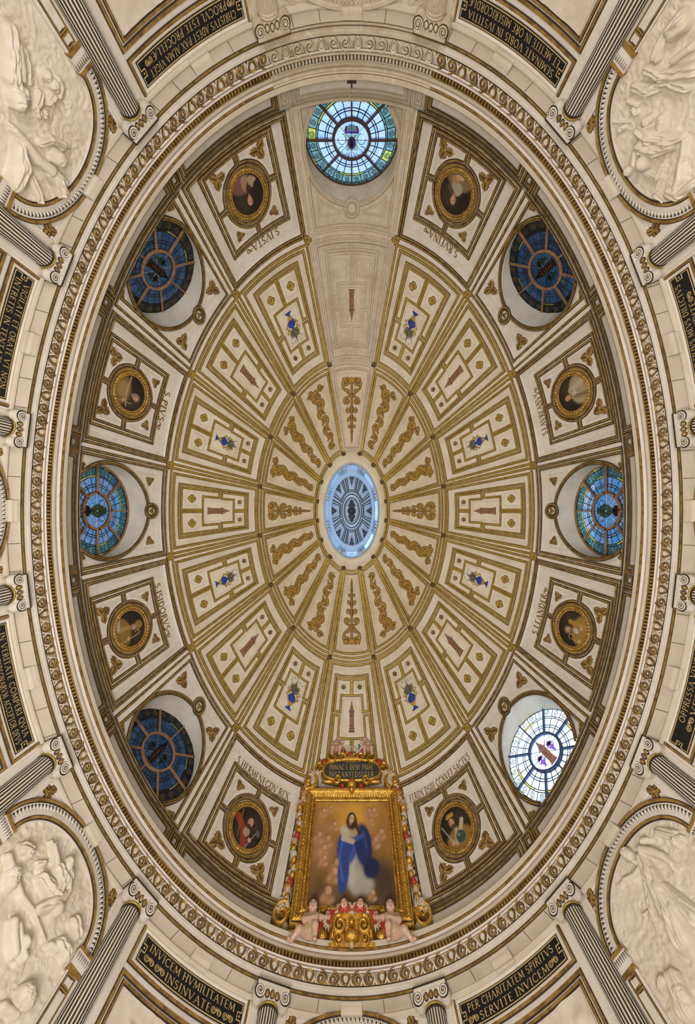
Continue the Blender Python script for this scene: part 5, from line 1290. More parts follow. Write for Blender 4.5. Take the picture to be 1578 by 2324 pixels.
def bust(i, x, y):
    c = Cv(x, y, (.018, .012, .009)); c.el(.4, .3, .9, .9, (.045, .030, .018), 0, .9)
    if i == 4: c.el(.15, -.85, .95, .85, (.17, .085, .065)); c.el(-.05, -.5, .30, .45, (.34, .20, .14)); c.st([(-.6, -.9), (-.1, -.2)], .16, (.05, .02, .018)); c.face(-.02, .36, .235, SK, (.022, .012, .010), -.15); c.el(-.42, -.52, .24, .26, (.34, .28, .16)); c.el(-.42, -.26, .12, .06, (.30, .24, .14)); c.el(-.62, -.50, .14, .12, SK)
    if i == 2: c.el(0, -.85, .95, .75, (.20, .13, .06)); c.el(.05, -.25, .42, .38, (.34, .30, .24)); c.st([(.5, -.2), (.1, .1)], .14, (.10, .06, .04)); c.face(.05, .32, .23, SK, (.05, .028, .014), .2); c.el(.25, -.62, .28, .22, (.36, .20, .07)); c.el(.05, -.80, .30, .12, SK)
    if i == 6: c.el(0, -.75, 1.0, .85, (.20, .12, .045)); c.el(-.05, -.55, .5, .5, (.30, .19, .08)); c.st([(-.9, -.2), (.1, -.3), (.8, -.1)], .05, (.42, .30, .14)); c.face(.1, .38, .23, SK, (.16, .14, .12), -.25, (.24, .21, .18)); c.st([(.62, -.8), (.55, .2)], .035, (.34, .24, .10)); c.el(.52, -.35, .12, .10, SK)
    if i == 8: c.el(0, -.8, 1.0, .9, (.22, .13, .035)); c.st([(-.2, -.9), (-.1, -.1)], .16, (.34, .22, .06)); c.face(.0, .22, .22, SK, (.05, .03, .02), -.1, (.20, .17, .14)); c.el(.0, .60, .28, .30, (.26, .17, .055)); c.st([(.55, -.9), (.5, .35)], .03, (.44, .30, .10)); c.st(arc(.38, .38, .14, .14, 0, 250), .03, (.44, .30, .10)); c.el(.5, -.3, .12, .10, SK); c.st([(-.8, -.6), (-.2, -.8)], .10, (.42, .38, .32))
    if i == 10: c.el(-.1, -.75, .95, .85, (.030, .022, .025)); c.st([(-.75, .25), (-.2, -.2), (.1, -.95)], .24, (.25, .04, .02)); c.el(0, -.22, .24, .26, (.40, .24, .15)); c.face(.08, .28, .25, SK, (.045, .022, .012), -.2, (.06, .03, .018)); c.st([(.15, -.95), (.62, .0)], .03, (.26, .24, .22)); c.el(.72, -.02, .14, .20, (.10, .10, .11), .4); c.el(.32, -.5, .13, .12, SK); c.st([(-.6, .7), (-.45, -.6)], .04, (.24, .09, .04))
    if i == 12: c.el(.1, -.7, 1.0, .8, (.26, .145, .035)); c.st([(.5, .2), (.15, -.4)], .15, (.46, .40, .30)); c.st([(.0, -.1), (-.2, -.7)], .12, (.42, .36, .28)); c.face(-.15, .3, .24, SK, (.05, .028, .015), .12, (.09, .05, .025)); c.st([(-.38, .62), (.05, .66)], .08, (.44, .28, .06)); [c.el(-.32 + .12 * k, .73, .05, .09, (.46, .30, .07)) for k in range(4)]; c.el(.14, -.50, .34, .34, (.035, .070, .065)); c.el(.05, -.38, .14, .12, (.16, .22, .20), 0, .9); c.st([(-.85, .35), (-.40, -.55)], .035, (.36, .36, .36)); c.el(-.40, -.62, .14, .13, SK); c.st([(-.65, -.42), (-.3, -.5)], .03, (.40, .28, .08))
    if i == 14: c.el(.1, -.7, 1.0, .85, (.30, .18, .035)); c.st([(.3, .3), (.35, -.9)], .16, (.36, .22, .05)); c.el(-.05, -.25, .16, .22, (.46, .42, .36)); c.face(-.18, .25, .22, SK, (.13, .11, .09), .2, (.16, .13, .11)); c.st([(-.62, -.9), (-.58, -.1)], .03, (.42, .28, .09)); c.st(arc(-.48, -.02, .14, .14, 180, -70), .03, (.42, .28, .09)); c.el(-.50, -.62, .13, .11, SK); c.el(.2, -.55, .16, .12, SK)
    if i == 0: c.el(.1, -.6, 1.0, .9, (.34, .27, .17)); c.st([(.2, .1), (.5, -.9)], .20, (.42, .35, .24)); c.st([(-.2, -.1), (-.3, -.9)], .12, (.20, .14, .07)); c.face(-.12, .38, .22, SK, (.05, .03, .02), .15); c.el(.0, -.1, .18, .16, (.45, .41, .34)); c.st([(-.55, -.95), (-.25, .05)], .035, (.28, .18, .06)); c.st(arc(-.05, .05, .2, .16, 180, -40), .035, (.28, .18, .06)); c.el(.25, -.62, .13, .11, SK)
    return np.clip(c.c * .95, .002, 1)
PORT = {4: 'round portrait of a woman looking up beside a pale jar', 2: 'round portrait of a woman in a white scarf above an ochre jar', 6: 'round portrait of a grey haired bishop in an ochre hooded cope with a crozier', 8: 'round portrait of a mitred bishop in brown and gold with a crozier',
        10: 'round portrait of a dark bearded man in a red sash holding an axe', 12: 'round portrait of a crowned king with a sword and a dark globe', 14: 'round portrait of a balding bishop in a gold cope holding a crozier', 0: 'round portrait of a bishop in a white robe with a curved crozier'}
def ringprof(mb, prof, n=72, m=0, mv=None):
    a = np.linspace(0, 2 * pi, n, endpoint=False); mb.grid(np.stack([np.stack([r * np.cos(a), r * np.sin(a), np.full(n, z)], 1) for r, z in prof], 1), cu=True, m=m, mv=mv)
def fr_ring():
    mb = MB(); ringprof(mb, [(.475, 0), (.478, .020), (.462, .030), (.448, .022), (.444, .018), (.436, .050), (.410, .062), (.386, .052), (.380, .040), (.374, .046), (.352, .040), (.346, .012)], mv=[1, 0, 0, 1, 1, 0, 0, 1, 0, 0, 1]); return mb
def beads(r, n, q, z, mb=None, asp=1.0):
    mb = mb or MB(); sp = []
    for k in range(n):
        a = 2 * pi * k / n; an = np.linspace(0, 2 * pi, 8, endpoint=False); c, s_ = math.cos(a), math.sin(a)
        G = []
        for f_, zz in ((1, 0), (.85, .5), (.45, .9)):
            x, y = q * f_ * np.cos(an), q * asp * f_ * np.sin(an); G.append(np.stack([(r + x) * c - y * s_, (r + x) * s_ + y * c, np.full(8, z + q * zz)], 1))
        mb.grid(np.stack(G, 1), cu=True); mb.poly(G[-1])
    return mb
FRM = mesh_of('frame', fr_ring(), [GOLD, BROWN], True, False); BD1 = mesh_of('bead_ring', beads(.364, 60, .0145, .040), [GILT], True, False); BD2 = mesh_of('leaf_ring', beads(.411, 40, .021, .052, asp=1.2), [GILT], True, False); BD3 = mesh_of('rope_ring', beads(.454, 76, .012, .026, asp=1.2), [GOLD2], True, False)
for i in range(0, 16, 2):
    b = Bay(i, 0); P, N = b.S(np.array([0., 0.]), np.array([VC, VC + .02]), .03); M = frame(P[0], N[0], P[1] - P[0])
    p = root('round_portrait', P[0], label=PORT[i], cat='painting', group='round portraits in the dome')
    fr_ = link('frame', FRM, p, M); link('bead_ring', BD1, fr_, M, kind='stuff'); link('leaf_ring', BD2, fr_, M, kind='stuff'); link('rope_ring', BD3, fr_, M, kind='stuff')
    q = np.linspace(0, 1, 40); a = np.linspace(0, 2 * pi, 150, endpoint=False); X, Y = q[None] * np.cos(a)[:, None], q[None] * np.sin(a)[:, None]
    mb = MB(); mb.grid(np.stack([.352 * X, .352 * Y, np.full(X.shape, .016)], -1), cu=True)
    link('canvas', mesh_of('canvas', mb, PAINT, True, False, bust(i, X, Y).reshape(-1, 3)), p, M)

# ------------------------------------------------------------------ implicit modelling for the carved children
def surface_nets(fn, lo, hi, res):
    n = [int(math.ceil((h - l) / res)) + 1 for l, h in zip(lo, hi)]; ax = [lo[k] + res * np.arange(n[k]) for k in range(3)]
    X, Y, Z = np.meshgrid(*ax, indexing='ij'); V = fn(X, Y, Z); ins = V < 0
    c = np.zeros([m - 1 for m in n], int)
    for dx in (0, 1):
        for dy in (0, 1):
            for dz in (0, 1): c += ins[dx:n[0] - 1 + dx, dy:n[1] - 1 + dy, dz:n[2] - 1 + dz]
    act = (c > 0) & (c < 8); idx = np.full(act.shape, -1); ii = np.argwhere(act); idx[act] = np.arange(len(ii))
    acc = np.zeros((len(ii), 3)); cnt = np.zeros(len(ii))
    cor = [(a, b, d) for a in (0, 1) for b in (0, 1) for d in (0, 1)]
    vals = {k: V[ii[:, 0] + k[0], ii[:, 1] + k[1], ii[:, 2] + k[2]] for k in cor}
    for a in cor:
        for ax_ in range(3):
            if a[ax_] == 0:
                b = list(a); b[ax_] = 1; b = tuple(b); va, vb = vals[a], vals[b]; m = (va < 0) != (vb < 0)
                t = np.where(m, va / np.where(m, va - vb, 1), 0); p = np.array(a, float)[None] + np.zeros((len(ii), 3)); p[:, ax_] += t
                acc += p * m[:, None]; cnt += m
    P = np.array(lo) + (ii + acc / np.maximum(cnt, 1)[:, None]) * res; F_ = []
    for ax_ in range(3):
        o = [k for k in range(3) if k != ax_]
        A = np.moveaxis(ins, ax_, 0); E_ = A[:-1] != A[1:]; E_ = np.moveaxis(E_, 0, ax_)
        q = np.argwhere(E_); ok = np.all([(q[:, k] > 0) & (q[:, k] < n[k] - 1) for k in o], 0); q = q[ok]
        if not len(q): continue
        d0, d1 = np.zeros(3, int), np.zeros(3, int); d0[o[0]] = 1; d1[o[1]] = 1
        F_.append(np.stack([idx[tuple((q - a).T)] for a in (0 * d0, d0, d0 + d1, d1)], 1))
    return P, np.vstack(F_)
def fix_normals(me):
    bm = bmesh.new(); bm.from_mesh(me); bmesh.ops.recalc_face_normals(bm, faces=bm.faces); bm.to_mesh(me); bm.free(); return me
def smin(a, b, k): h = np.clip(.5 + .5 * (b - a) / k, 0, 1); return b + (a - b) * h - k * h * (1 - h)
def cap(X, Y, Z, a, b, r0, r1):
    a, b = np.array(a, float), np.array(b, float); d = b - a; L = d @ d + 1e-9
    t = np.clip(((X - a[0]) * d[0] + (Y - a[1]) * d[1] + (Z - a[2]) * d[2]) / L, 0, 1)
    return np.sqrt((X - a[0] - t * d[0]) ** 2 + (Y - a[1] - t * d[1]) ** 2 + (Z - a[2] - t * d[2]) ** 2) - (r0 + (r1 - r0) * t)
def ell3(X, Y, Z, c, r): 
    q = np.sqrt(((X - c[0]) / r[0]) ** 2 + ((Y - c[1]) / r[1]) ** 2 + ((Z - c[2]) / r[2]) ** 2); return (q - 1) * min(r)
FLESH = mat('painted_flesh', (1, 1, 1), attr='paint', rough=0.35, spec=0.5)
HAIR = mat('dark_brown_hair', (0.045, 0.022, 0.012), (0.09, 0.05, 0.03), 60, .5)
WINGW = mat('wing_feather_cream', (0.60, 0.52, 0.40), (0.42, 0.34, 0.24), 18, .6)
WINGR = mat('wing_feather_red', (0.55, 0.055, 0.02), (0.40, 0.04, 0.02), 18, .5)
WINGG = mat('wing_feather_olive', (0.28, 0.24, 0.12), (0.40, 0.34, 0.20), 18, .5)
CLOTH = mat('ochre_loincloth', (0.55, 0.40, 0.24), (0.42, 0.28, 0.15), 20, .6)
def head_sdf(X, Y, Z, c, r):
    d = ell3(X, Y, Z, c, (.88 * r, 1.02 * r, .92 * r))
    f = lambda x, y, z: (c[0] + x * r, c[1] + y * r, c[2] + z * r)
    for sx in (-1, 1):
        d = smin(d, ell3(X, Y, Z, f(sx * .42, -.38, .55), (.34 * r, .32 * r, .30 * r)), .18 * r)      # cheeks
        d = smin(d, ell3(X, Y, Z, f(sx * .92, -.05, -.05), (.12 * r, .24 * r, .16 * r)), .05 * r)      # ears
        d = -smin(-d, ell3(X, Y, Z, f(sx * .36, .02, .98), (.22 * r, .14 * r, .16 * r)), .10 * r)       # sockets
        d = smin(d, ell3(X, Y, Z, f(sx * .36, .0, .78), (.15 * r, .11 * r, .12 * r)), .03 * r)          # eyes
    d = smin(d, cap(X, Y, Z, f(0, .08, .82), f(0, -.22, 1.0), .08 * r, .14 * r), .08 * r)
    d = smin(d, ell3(X, Y, Z, f(0, -.50, .80), (.22 * r, .09 * r, .16 * r)), .07 * r)
    return smin(d, ell3(X, Y, Z, f(0, -.78, .52), (.28 * r, .22 * r, .28 * r)), .14 * r)
def head_paint(P, c, r, col_):
    q = (P - np.array(c)) / r; out = col_.copy()
    for sx in (-1, 1):
        d = np.hypot((q[:, 0] - sx * .36) / .15, (q[:, 1] - .0) / .10); k = (d < 1) & (q[:, 2] > .5); out[k] = (.55, .48, .42); k2 = (np.hypot(q[:, 0] - sx * .36, q[:, 1]) < .085) & (q[:, 2] > .5); out[k2] = (.02, .015, .01)
        k3 = (np.abs(q[:, 0] - sx * .36) < .22) & (np.abs(q[:, 1] - .22) < .04) & (q[:, 2] > .5); out[k3] = (.10, .05, .03)
        d = np.hypot((q[:, 0] - sx * .45) / .3, (q[:, 1] + .35) / .25); w = np.clip(1 - d, 0, 1)[:, None] * (q[:, 2:3] > .3); out = out * (1 - .45 * w) + np.array([.70, .25, .18]) * .45 * w
    k = (np.abs(q[:, 0]) < .22) & (np.abs(q[:, 1] + .50) < .09) & (q[:, 2] > .7); out[k] = (.45, .10, .08); return out
def putto_mesh(nm, J, s, res):
    """one continuous body: J gives joint positions"""
    def fn(X, Y, Z):
        d = cap(X, Y, Z, J['hip'], J['chest'], .095 * s, .085 * s); d = smin(d, ell3(X, Y, Z, (np.array(J['hip']) * .6 + np.array(J['chest']) * .4 + [0, 0, .03 * s]), (.095 * s, .10 * s, .095 * s)), .04 * s)
        d = smin(d, cap(X, Y, Z, J['chest'], J['head'], .05 * s, .045 * s), .03 * s); d = smin(d, head_sdf(X, Y, Z, J['head'], .088 * s), .015 * s)
        for k in 'LR':
            sh, el, ha = J['sh' + k], J['el' + k], J['ha' + k]
            d = smin(d, cap(X, Y, Z, sh, el, .048 * s, .040 * s), .03 * s); d = smin(d, cap(X, Y, Z, el, ha, .040 * s, .025 * s), .014 * s)
            v = np.array(ha) - np.array(el); v = v / np.linalg.norm(v); w = np.cross(v, [0, 0, 1.0]); w = w / (np.linalg.norm(w) + 1e-9); pa = np.array(ha) + v * .022 * s
            d = smin(d, ell3(X, Y, Z, pa, (.028 * s, .026 * s, .022 * s)), .012 * s)
            for q, L in ((-.9, .035), (-.3, .046), (.3, .048), (.9, .040)):
                b0 = pa + v * .015 * s + w * q * .020 * s; b1 = b0 + v * L * s + w * q * .006 * s; b2 = b1 + (v * .4 - np.array([0, 0, .6])) * .016 * s
                d = smin(d, cap(X, Y, Z, b0, b1, .0092 * s, .008 * s), .004 * s); d = smin(d, cap(X, Y, Z, b1, b2, .008 * s, .0065 * s), .003 * s)
            d = smin(d, cap(X, Y, Z, pa + w * .022 * s, pa + w * .048 * s + v * .018 * s, .010 * s, .008 * s), .005 * s)
            hp, kn, fo = J['th' + k], J['kn' + k], J['fo' + k]
            d = smin(d, cap(X, Y, Z, hp, kn, .072 * s, .055 * s), .035 * s); d = smin(d, cap(X, Y, Z, kn, fo, .052 * s, .032 * s), .018 * s)
            t = np.array(J['to' + k]); d = smin(d, cap(X, Y, Z, fo, t, .032 * s, .026 * s), .014 * s)
            for q in range(5): d = smin(d, ell3(X, Y, Z, t + np.array([(q - 2) * .011 * s, -.008 * s, .020 * s - abs(q - 1) * .003 * s]), (.008 * s,) * 3), .004 * s)
        return d
    pts = np.array(list(J.values())); lo = pts.min(0) - .15 * s; hi = pts.max(0) + .15 * s
    P, Fc = surface_nets(fn, lo, hi, res)
    mb = MB(); mb.add(P, Fc); col_ = np.tile(np.array([.56, .37, .27]), (len(P), 1)); col_ = head_paint(P, J['head'], .088 * s, col_)
    body = fix_normals(mesh_of(nm, mb, FLESH, True, False, col_))
    def hfn(X, Y, Z):
        c = np.array(J['head']) + np.array([0, .022, -.022]) * s; d = ell3(X, Y, Z, c, (.094 * s, .098 * s, .092 * s)); d = d + .006 * s * np.sin(X * 95 / s) * np.sin(Y * 90 / s + 1) * np.sin(Z * 85 / s)
        h = np.array(J['head']); return np.maximum(d, -ell3(X, Y, Z, h + np.array([0, -.045, .085]) * s, (.075 * s, .095 * s, .075 * s)))
    h = np.array(J['head']); P, Fc = surface_nets(hfn, h - .13 * s, h + .14 * s, res); mb = MB(); mb.add(P, Fc); hair = fix_normals(mesh_of('hair', mb, HAIR, True, False))
    return body, hair
def wing_mesh(nm, n, L, mats, a0, a1, sc_=1.0):
    """two ranks of feathers fanning out"""
    mb = MB()
    for rank, (k0, k1, m) in enumerate(((1.0, .055, 0), (.62, .06, 1))):
        for j in range(n):
            a = a0 + (a1 - a0) * j / (n - 1); l = L * k0 * (1 - .35 * j / (n - 1)); o = leaf_outline(l, k1 * sc_ * 1.5, 12); c, s_ = math.cos(a), math.sin(a)
            z = .012 * rank + .004 * j; P = np.stack([o[:, 0] * c - o[:, 1] * s_, o[:, 0] * s_ + o[:, 1] * c, z + .02 * np.sin(o[:, 0] / l * pi) + 0 * o[:, 0]], 1)
            Q = P.copy(); Q[:, 2] -= .012; mid = np.stack([o[:, 0] * .95 * c, o[:, 0] * .95 * s_, z + .016 + .02 * np.sin(o[:, 0] / l * pi)], 1)
            mb.grid(np.stack([Q, P, mid], 1), cu=True, m=m)
    an = np.linspace(0, 2 * pi, 12, endpoint=False); mb.grid(np.stack([np.stack([.09 * sc_ * q * np.cos(an), .09 * sc_ * q * np.sin(an), .02 + .05 * sc_ * z + 0 * an], 1) for q, z in ((1, 0), (.8, .6), (.3, 1))], 1), cu=True, m=1)
    return mesh_of(nm, mb, mats, True, False)

# ------------------------------------------------------------------ altarpiece over the lower bay
AO = np.array([0, -7.08, 5.98]); AU = norm(np.array([0, .243, .97])); AX = np.array([1.0, 0, 0]); AN = norm(np.array([0, .97, -.243]))
def AL(x, y, z=0.0):
    x, y, z = np.broadcast_arrays(np.asarray(x, float), np.asarray(y, float), np.asarray(z, float)); return AO + x[..., None] * AX + y[..., None] * AU + z[..., None] * AN
AM = frame(AO, AN, AU)
alt = root('altarpiece', AL(0, -.48, -.05), label='tall gilded altarpiece frame with a painting, at the foot of the dome', cat='altarpiece')
RED = mat('red_glaze', (0.42, 0.045, 0.03), (0.30, 0.03, 0.02), 20, .35)
def picture(x, y):
    """plain stand-in: a robed figure in blue and white on golden clouds"""
    n = hnoise(x.shape[0], x.shape[1], 4, 5); n2 = hnoise(x.shape[0], x.shape[1], 7, 8)
    t = np.clip((y + 1) / 2, 0, 1)[..., None]
    c = Cv(x, y, (0, 0, 0)); c.c = np.array([.10, .055, .025]) * (1 - t) + np.array([.44, .22, .045]) * t
    c.el(.05, .65, .75, .60, (.66, .36, .06), 0, .9); c.c = c.c * (.72 + .55 * n[..., None])
    c.el(.75, -.55, .55, .55, (.045, .032, .024), 0, .8, .85); c.el(-.75, .3, .45, .6, (.36, .19, .08), 0, .9, .6); c.el(-.7, -.1, .4, .35, (.42, .25, .14), 0, .9, .6)
    r = np.random.default_rng(2)
    for cx, cy, q in ((-.78, .80, .10), (-.60, .88, .09), (.62, .82, .11), (.48, .80, .10), (-.85, .28, .12), (-.62, .20, .12), (-.70, .02, .11), (.62, .18, .12), (.78, .34, .11), (.52, .58, .09), (-.46, .50, .10), (-.36, -.26, .13), (-.42, -.42, .14), (-.55, -.74, .15), (.48, -.78, .09), (-.68, -.18, .10)):
        c.el(cx - q * .3, cy - q * 1.0, q * 1.9, q * 1.3, (.40, .21, .10), .4, .9, .8); c.el(cx + q * .5, cy - q * 1.3, q * .9, q * .5, (.50, .28, .15), .5, .8, .8); c.el(cx - q * .8, cy - q * .9, q * .4, q * .9, (.48, .26, .14), -.7, .8, .7)
        c.el(cx, cy + q * .1, q * .85, q * .72, (.20, .09, .035), 0, .7, .85); c.el(cx + q * .1, cy - q * .08, q * .62, q * .56, (.54, .31, .19), 0, .4); c.el(cx - q * .25, cy - q * .05, q * .35, q * .55, (.40, .20, .11), 0, .9, .7); c.el(cx + q * .1, cy - q * .32, q * .12, q * .05, (.36, .10, .06), 0, .8, .6)
    # gown, mantle, arms crossed low, head turned up
    c.el(.10, -.32, .30, .62, (.30, .29, .26), .06, .3); c.el(.20, -.62, .40, .26, (.36, .34, .30), -.2, .4); c.el(.02, -.42, .12, .46, (.44, .42, .37), .08, .9)
    c.el(-.12, .02, .30, .42, (.03, .06, .26), -.15, .3); c.el(.30, .06, .26, .52, (.018, .028, .11), .12, .3); c.el(-.20, -.42, .16, .48, (.03, .055, .24), -.06, .3); c.el(.48, -.38, .26, .22, (.012, .018, .075), .6, .4)
    c.st([(-.22, .22), (-.30, -.2), (-.22, -.6)], .05, (.07, .12, .40), .9, .8); c.st([(.0, .2), (.06, -.05), (-.06, -.25)], .05, (.06, .10, .36), .9, .8); c.st([(.30, .30), (.38, .0)], .05, (.04, .07, .24), .9, .8)
    c.el(.0, .36, .24, .20, (.40, .33, .23), 0, .4); c.el(-.18, .30, .13, .20, (.46, .40, .30), .4, .4); c.st([(-.22, .18), (.02, .12)], .07, (.46, .40, .30), .5); c.st([(.30, .24), (.06, .14)], .06, (.05, .08, .30), .5); c.el(.03, .135, .07, .045, (.52, .31, .19), 0, .4)
    c.el(.0, .53, .19, .22, (.055, .028, .012), 0, .4); c.st([(.10, .5), (.20, .30)], .06, (.055, .028, .012), .6)
    c.face(.0, .60, .10, (.56, .35, .23), (.055, .028, .012), -.25)
    c.c = c.c * (.82 + .36 * n2[..., None]); return np.clip(c.c, .003, 1)
q0, q1 = np.linspace(-1, 1, 190), np.linspace(-1, 1, 230); X, Y = np.meshgrid(q0, q1, indexing='ij')
mb = MB(); mb.grid(AL(X * .80, .86 + Y * .86, .03)); obj('canvas', mb, PAINT, alt, smooth=True, colors=picture(X, Y).reshape(-1, 3), label='oil painting of a figure in a blue mantle among golden clouds')
def moulding(x, y0, y1, prof, mats, nm, mv=None):
    mb = MB(); rows = []; prof = [(o * .66, z) for o, z in prof]
    for o, z in prof: rows.append(np.array([[-x - o, y0 - o], [x + o, y0 - o], [x + o, y1 + o], [-x - o, y1 + o]]))
    G = np.stack([AL(r[:, 0], r[:, 1], z) for r, (o, z) in zip(rows, prof)], 1); mb.grid(G, cu=True, mv=mv); return obj(nm, mb, mats, alt)
frm = moulding(.80, .0, 1.71, [(0, .03), (0, .06), (.03, .075), (.05, .06), (.06, .06), (.09, .11), (.14, .13), (.17, .11), (.18, .10), (.25, .15), (.30, .16), (.345, .14), (.36, .11), (.40, .10), (.42, .07), (.43, 0)], [GILT, BROWN, GOLD2], 'frame', [1, 0, 0, 1, 0, 0, 0, 1, 0, 0, 0, 1, 2, 2, 2])
def beadrow(o, q, z, step, nm, m):
    o *= .66; x, y0, y1 = .80 + o, -o, 1.71 + o; mb = MB(); an = np.linspace(0, 2 * pi, 8, endpoint=False)
    for (ax, ay), (bx, by) in zip([(-x, y0), (x, y0), (x, y1), (-x, y1)], [(x, y0), (x, y1), (-x, y1), (-x, y0)]):
        L = math.hypot(bx - ax, by - ay); n = int(L / step)
        for k in range(n):
            cx, cy = ax + (bx - ax) * (k + .5) / n, ay + (by - ay) * (k + .5) / n
            mb.grid(np.stack([AL(cx + q * f_ * np.cos(an), cy + q * f_ * np.sin(an), z + q * h_) for f_, h_ in ((1, -.2), (.92, .35), (.5, .85), (.1, 1))], 1), cu=True)
    obj(nm, mb, m, frm, smooth=True, kind='stuff')
beadrow(.04, .013, .072, .034, 'bead_row', GILT); beadrow(.115, .020, .12, .058, 'egg_row', GILT); beadrow(.275, .024, .155, .062, 'leaf_row', GILT); beadrow(.385, .016, .10, .044, 'outer_bead_row', GILT); beadrow(.20, .012, .115, .04, 'rope_row', GOLD2)
def scroll3(mb, cx, cy, r, a0, turns, dr, w0, w1, z0, z1, m=0):
    t = np.linspace(0, 1, int(22 * turns) + 8); rr = r * (1 - .86 * t); a = a0 + dr * t * turns * 2 * pi; p = np.stack([cx + rr * np.cos(a), cy + rr * np.sin(a)], 1); band3(mb, p, w0, w1, z0, z1, m)
    an = np.linspace(0, 2 * pi, 12, endpoint=False); q = r * .16; mb.grid(np.stack([AL(cx + q * f_ * np.cos(an), cy + q * f_ * np.sin(an), z0 + (z1 - z0) * h_) for f_, h_ in ((1.2, 0), (1, .9), (.4, 1.15))], 1), cu=True, m=m)
def band3(mb, p, w0, w1, z0, z1, m=0):
    p = np.asarray(p, float); d = norm(np.gradient(p, axis=0)); s = np.stack([-d[:, 1], d[:, 0]], 1); w = np.linspace(w0, w1, len(p))
    G = np.stack([AL(*(p + s * (k * w / 2)[:, None]).T, z) for k, z in ((-1, z0), (-1, z0 + (z1 - z0) * .6), (-.45, z1), (.45, z1), (1, z0 + (z1 - z0) * .6), (1, z0))], 1); mb.grid(G, m=m)
def lump(mb, cx, cy, rx, ry, z0, z1, m=0, rot=0.0, n=14):
    an = np.linspace(0, 2 * pi, n, endpoint=False); c, s_ = math.cos(rot), math.sin(rot)
    mb.grid(np.stack([AL(cx + f_ * (rx * np.cos(an) * c - ry * np.sin(an) * s_), cy + f_ * (rx * np.cos(an) * s_ + ry * np.sin(an) * c), z0 + (z1 - z0) * h_) for f_, h_ in ((1, 0), (.95, .4), (.7, .8), (.35, .97), (.02, 1))], 1), cu=True, m=m)
POLY = [GILT, WINGW, RED, FLW := mat('carved_flesh_paint', (0.52, 0.34, 0.24), (0.44, 0.28, 0.19), 18, .45), WINGG]
def piece(nm, mb, parent=None, **kw): return obj(nm, mb, POLY, parent or alt, smooth=True, **kw)
# carved foliage and fruit down both edges of the frame: each run of leaves a part
for sg in (-1, 1):
    mb = MB(); r = random.Random(5 + sg)
    y = -.1; k = 0
    while y < 1.90:
        x = sg * (1.13 + .028 * math.sin(y * 9) + .03 * (1.7 - y) / 1.7); m = (0, 1, 0, 3, 2, 0, 1)[k % 7]
        lump(mb, x, y, .055 + .02 * r.random(), .075, .0, .09 + .04 * r.random(), m, sg * .4); lump(mb, x + sg * .05, y + .05, .04, .05, 0, .06, (0, 3, 1)[k % 3], -sg * .6)
        if k % 3 == 0: scroll3(mb, x + sg * .01, y + .03, .075, R(90), 1.2, sg, .03, .015, .02, .11)
        y += .105; k += 1
    piece('carved_foliage', mb, kind='stuff', label='carved gilt and painted foliage')
    # lower and upper shell scrolls
    mb = MB(); scroll3(mb, sg * 1.22, -.13, .17, R(60), 1.4, -sg, .08, .03, .0, .14, 0); lump(mb, sg * 1.26, .02, .09, .11, 0, .12, 1, sg * .4)
    for k in range(5): lump(mb, sg * (1.14 + .04 * k), .05 - .03 * k, .020, .09, .04, .14, 1, -sg * (.2 + .25 * k))
    piece('corner_scroll', mb)
    mb = MB(); scroll3(mb, sg * 1.0, 2.16, .22, R(250), 1.1, -sg, .10, .04, .0, .15, 0); lump(mb, sg * .90, 2.22, .19, .18, 0, .10, 1)
    for k in range(5): a = R(90 + sg * (50 - 30 * k)); lump(mb, sg * .89 + .11 * math.cos(a), 2.22 + .11 * math.sin(a), .033, .10, .05, .17, 1, a + pi / 2)
    lump(mb, sg * 1.05, 2.10, .10, .09, .02, .10, 0); piece('shell_scroll', mb, label='cream and gold carved shell scroll')
    mb = MB()
    for k in range(7): lump(mb, sg * (1.09 + .03 * math.sin(k * 2.2)), 2.00 - .06 * k, .055, .05, .02, .13, (3, 2, 0, 3, 1, 3, 0)[k])
    piece('fruit_swag', mb)
# cartouche with its two lines of capitals
SIGN = mat('dark_green_sign', (0.035, 0.045, 0.042), (0.055, 0.06, 0.055), 20, .5)
car = MB(); t = np.linspace(0, 2 * pi, 60, endpoint=False); ex = np.sign(np.cos(t)) * np.abs(np.cos(t)) ** .6; ey = np.sign(np.sin(t)) * np.abs(np.sin(t)) ** .7
car.grid(np.stack([AL(.67 * k * ex, 2.385 + .235 * k * ey, z) for k, z in ((1, .0), (1, .09), (.94, .10), (.5, .10), (.01, .10))], 1), cu=True); sign = obj('cartouche', car, SIGN, alt)
for tx, y, w in (('IMMAC L DENF PRIM.', 2.395, 1.10), ('INSTANTEDSVSER', 2.215, 1.10)):
    mb = MB(); lettering(mb, tx, lambda x, y_, z=0.0: AL(x, y + np.asarray(y_), .103 + np.asarray(z)), .125, w, z=.004); obj('lettering', mb, LET, sign, kind='stuff', label='gilt capitals ' + tx)
rimm = MB(); band3(rimm, np.stack([.69 * np.append(ex, ex[0]), 2.385 + .255 * np.append(ey, ey[0])], 1), .06, .06, .04, .15); piece('cartouche_rim', rimm)
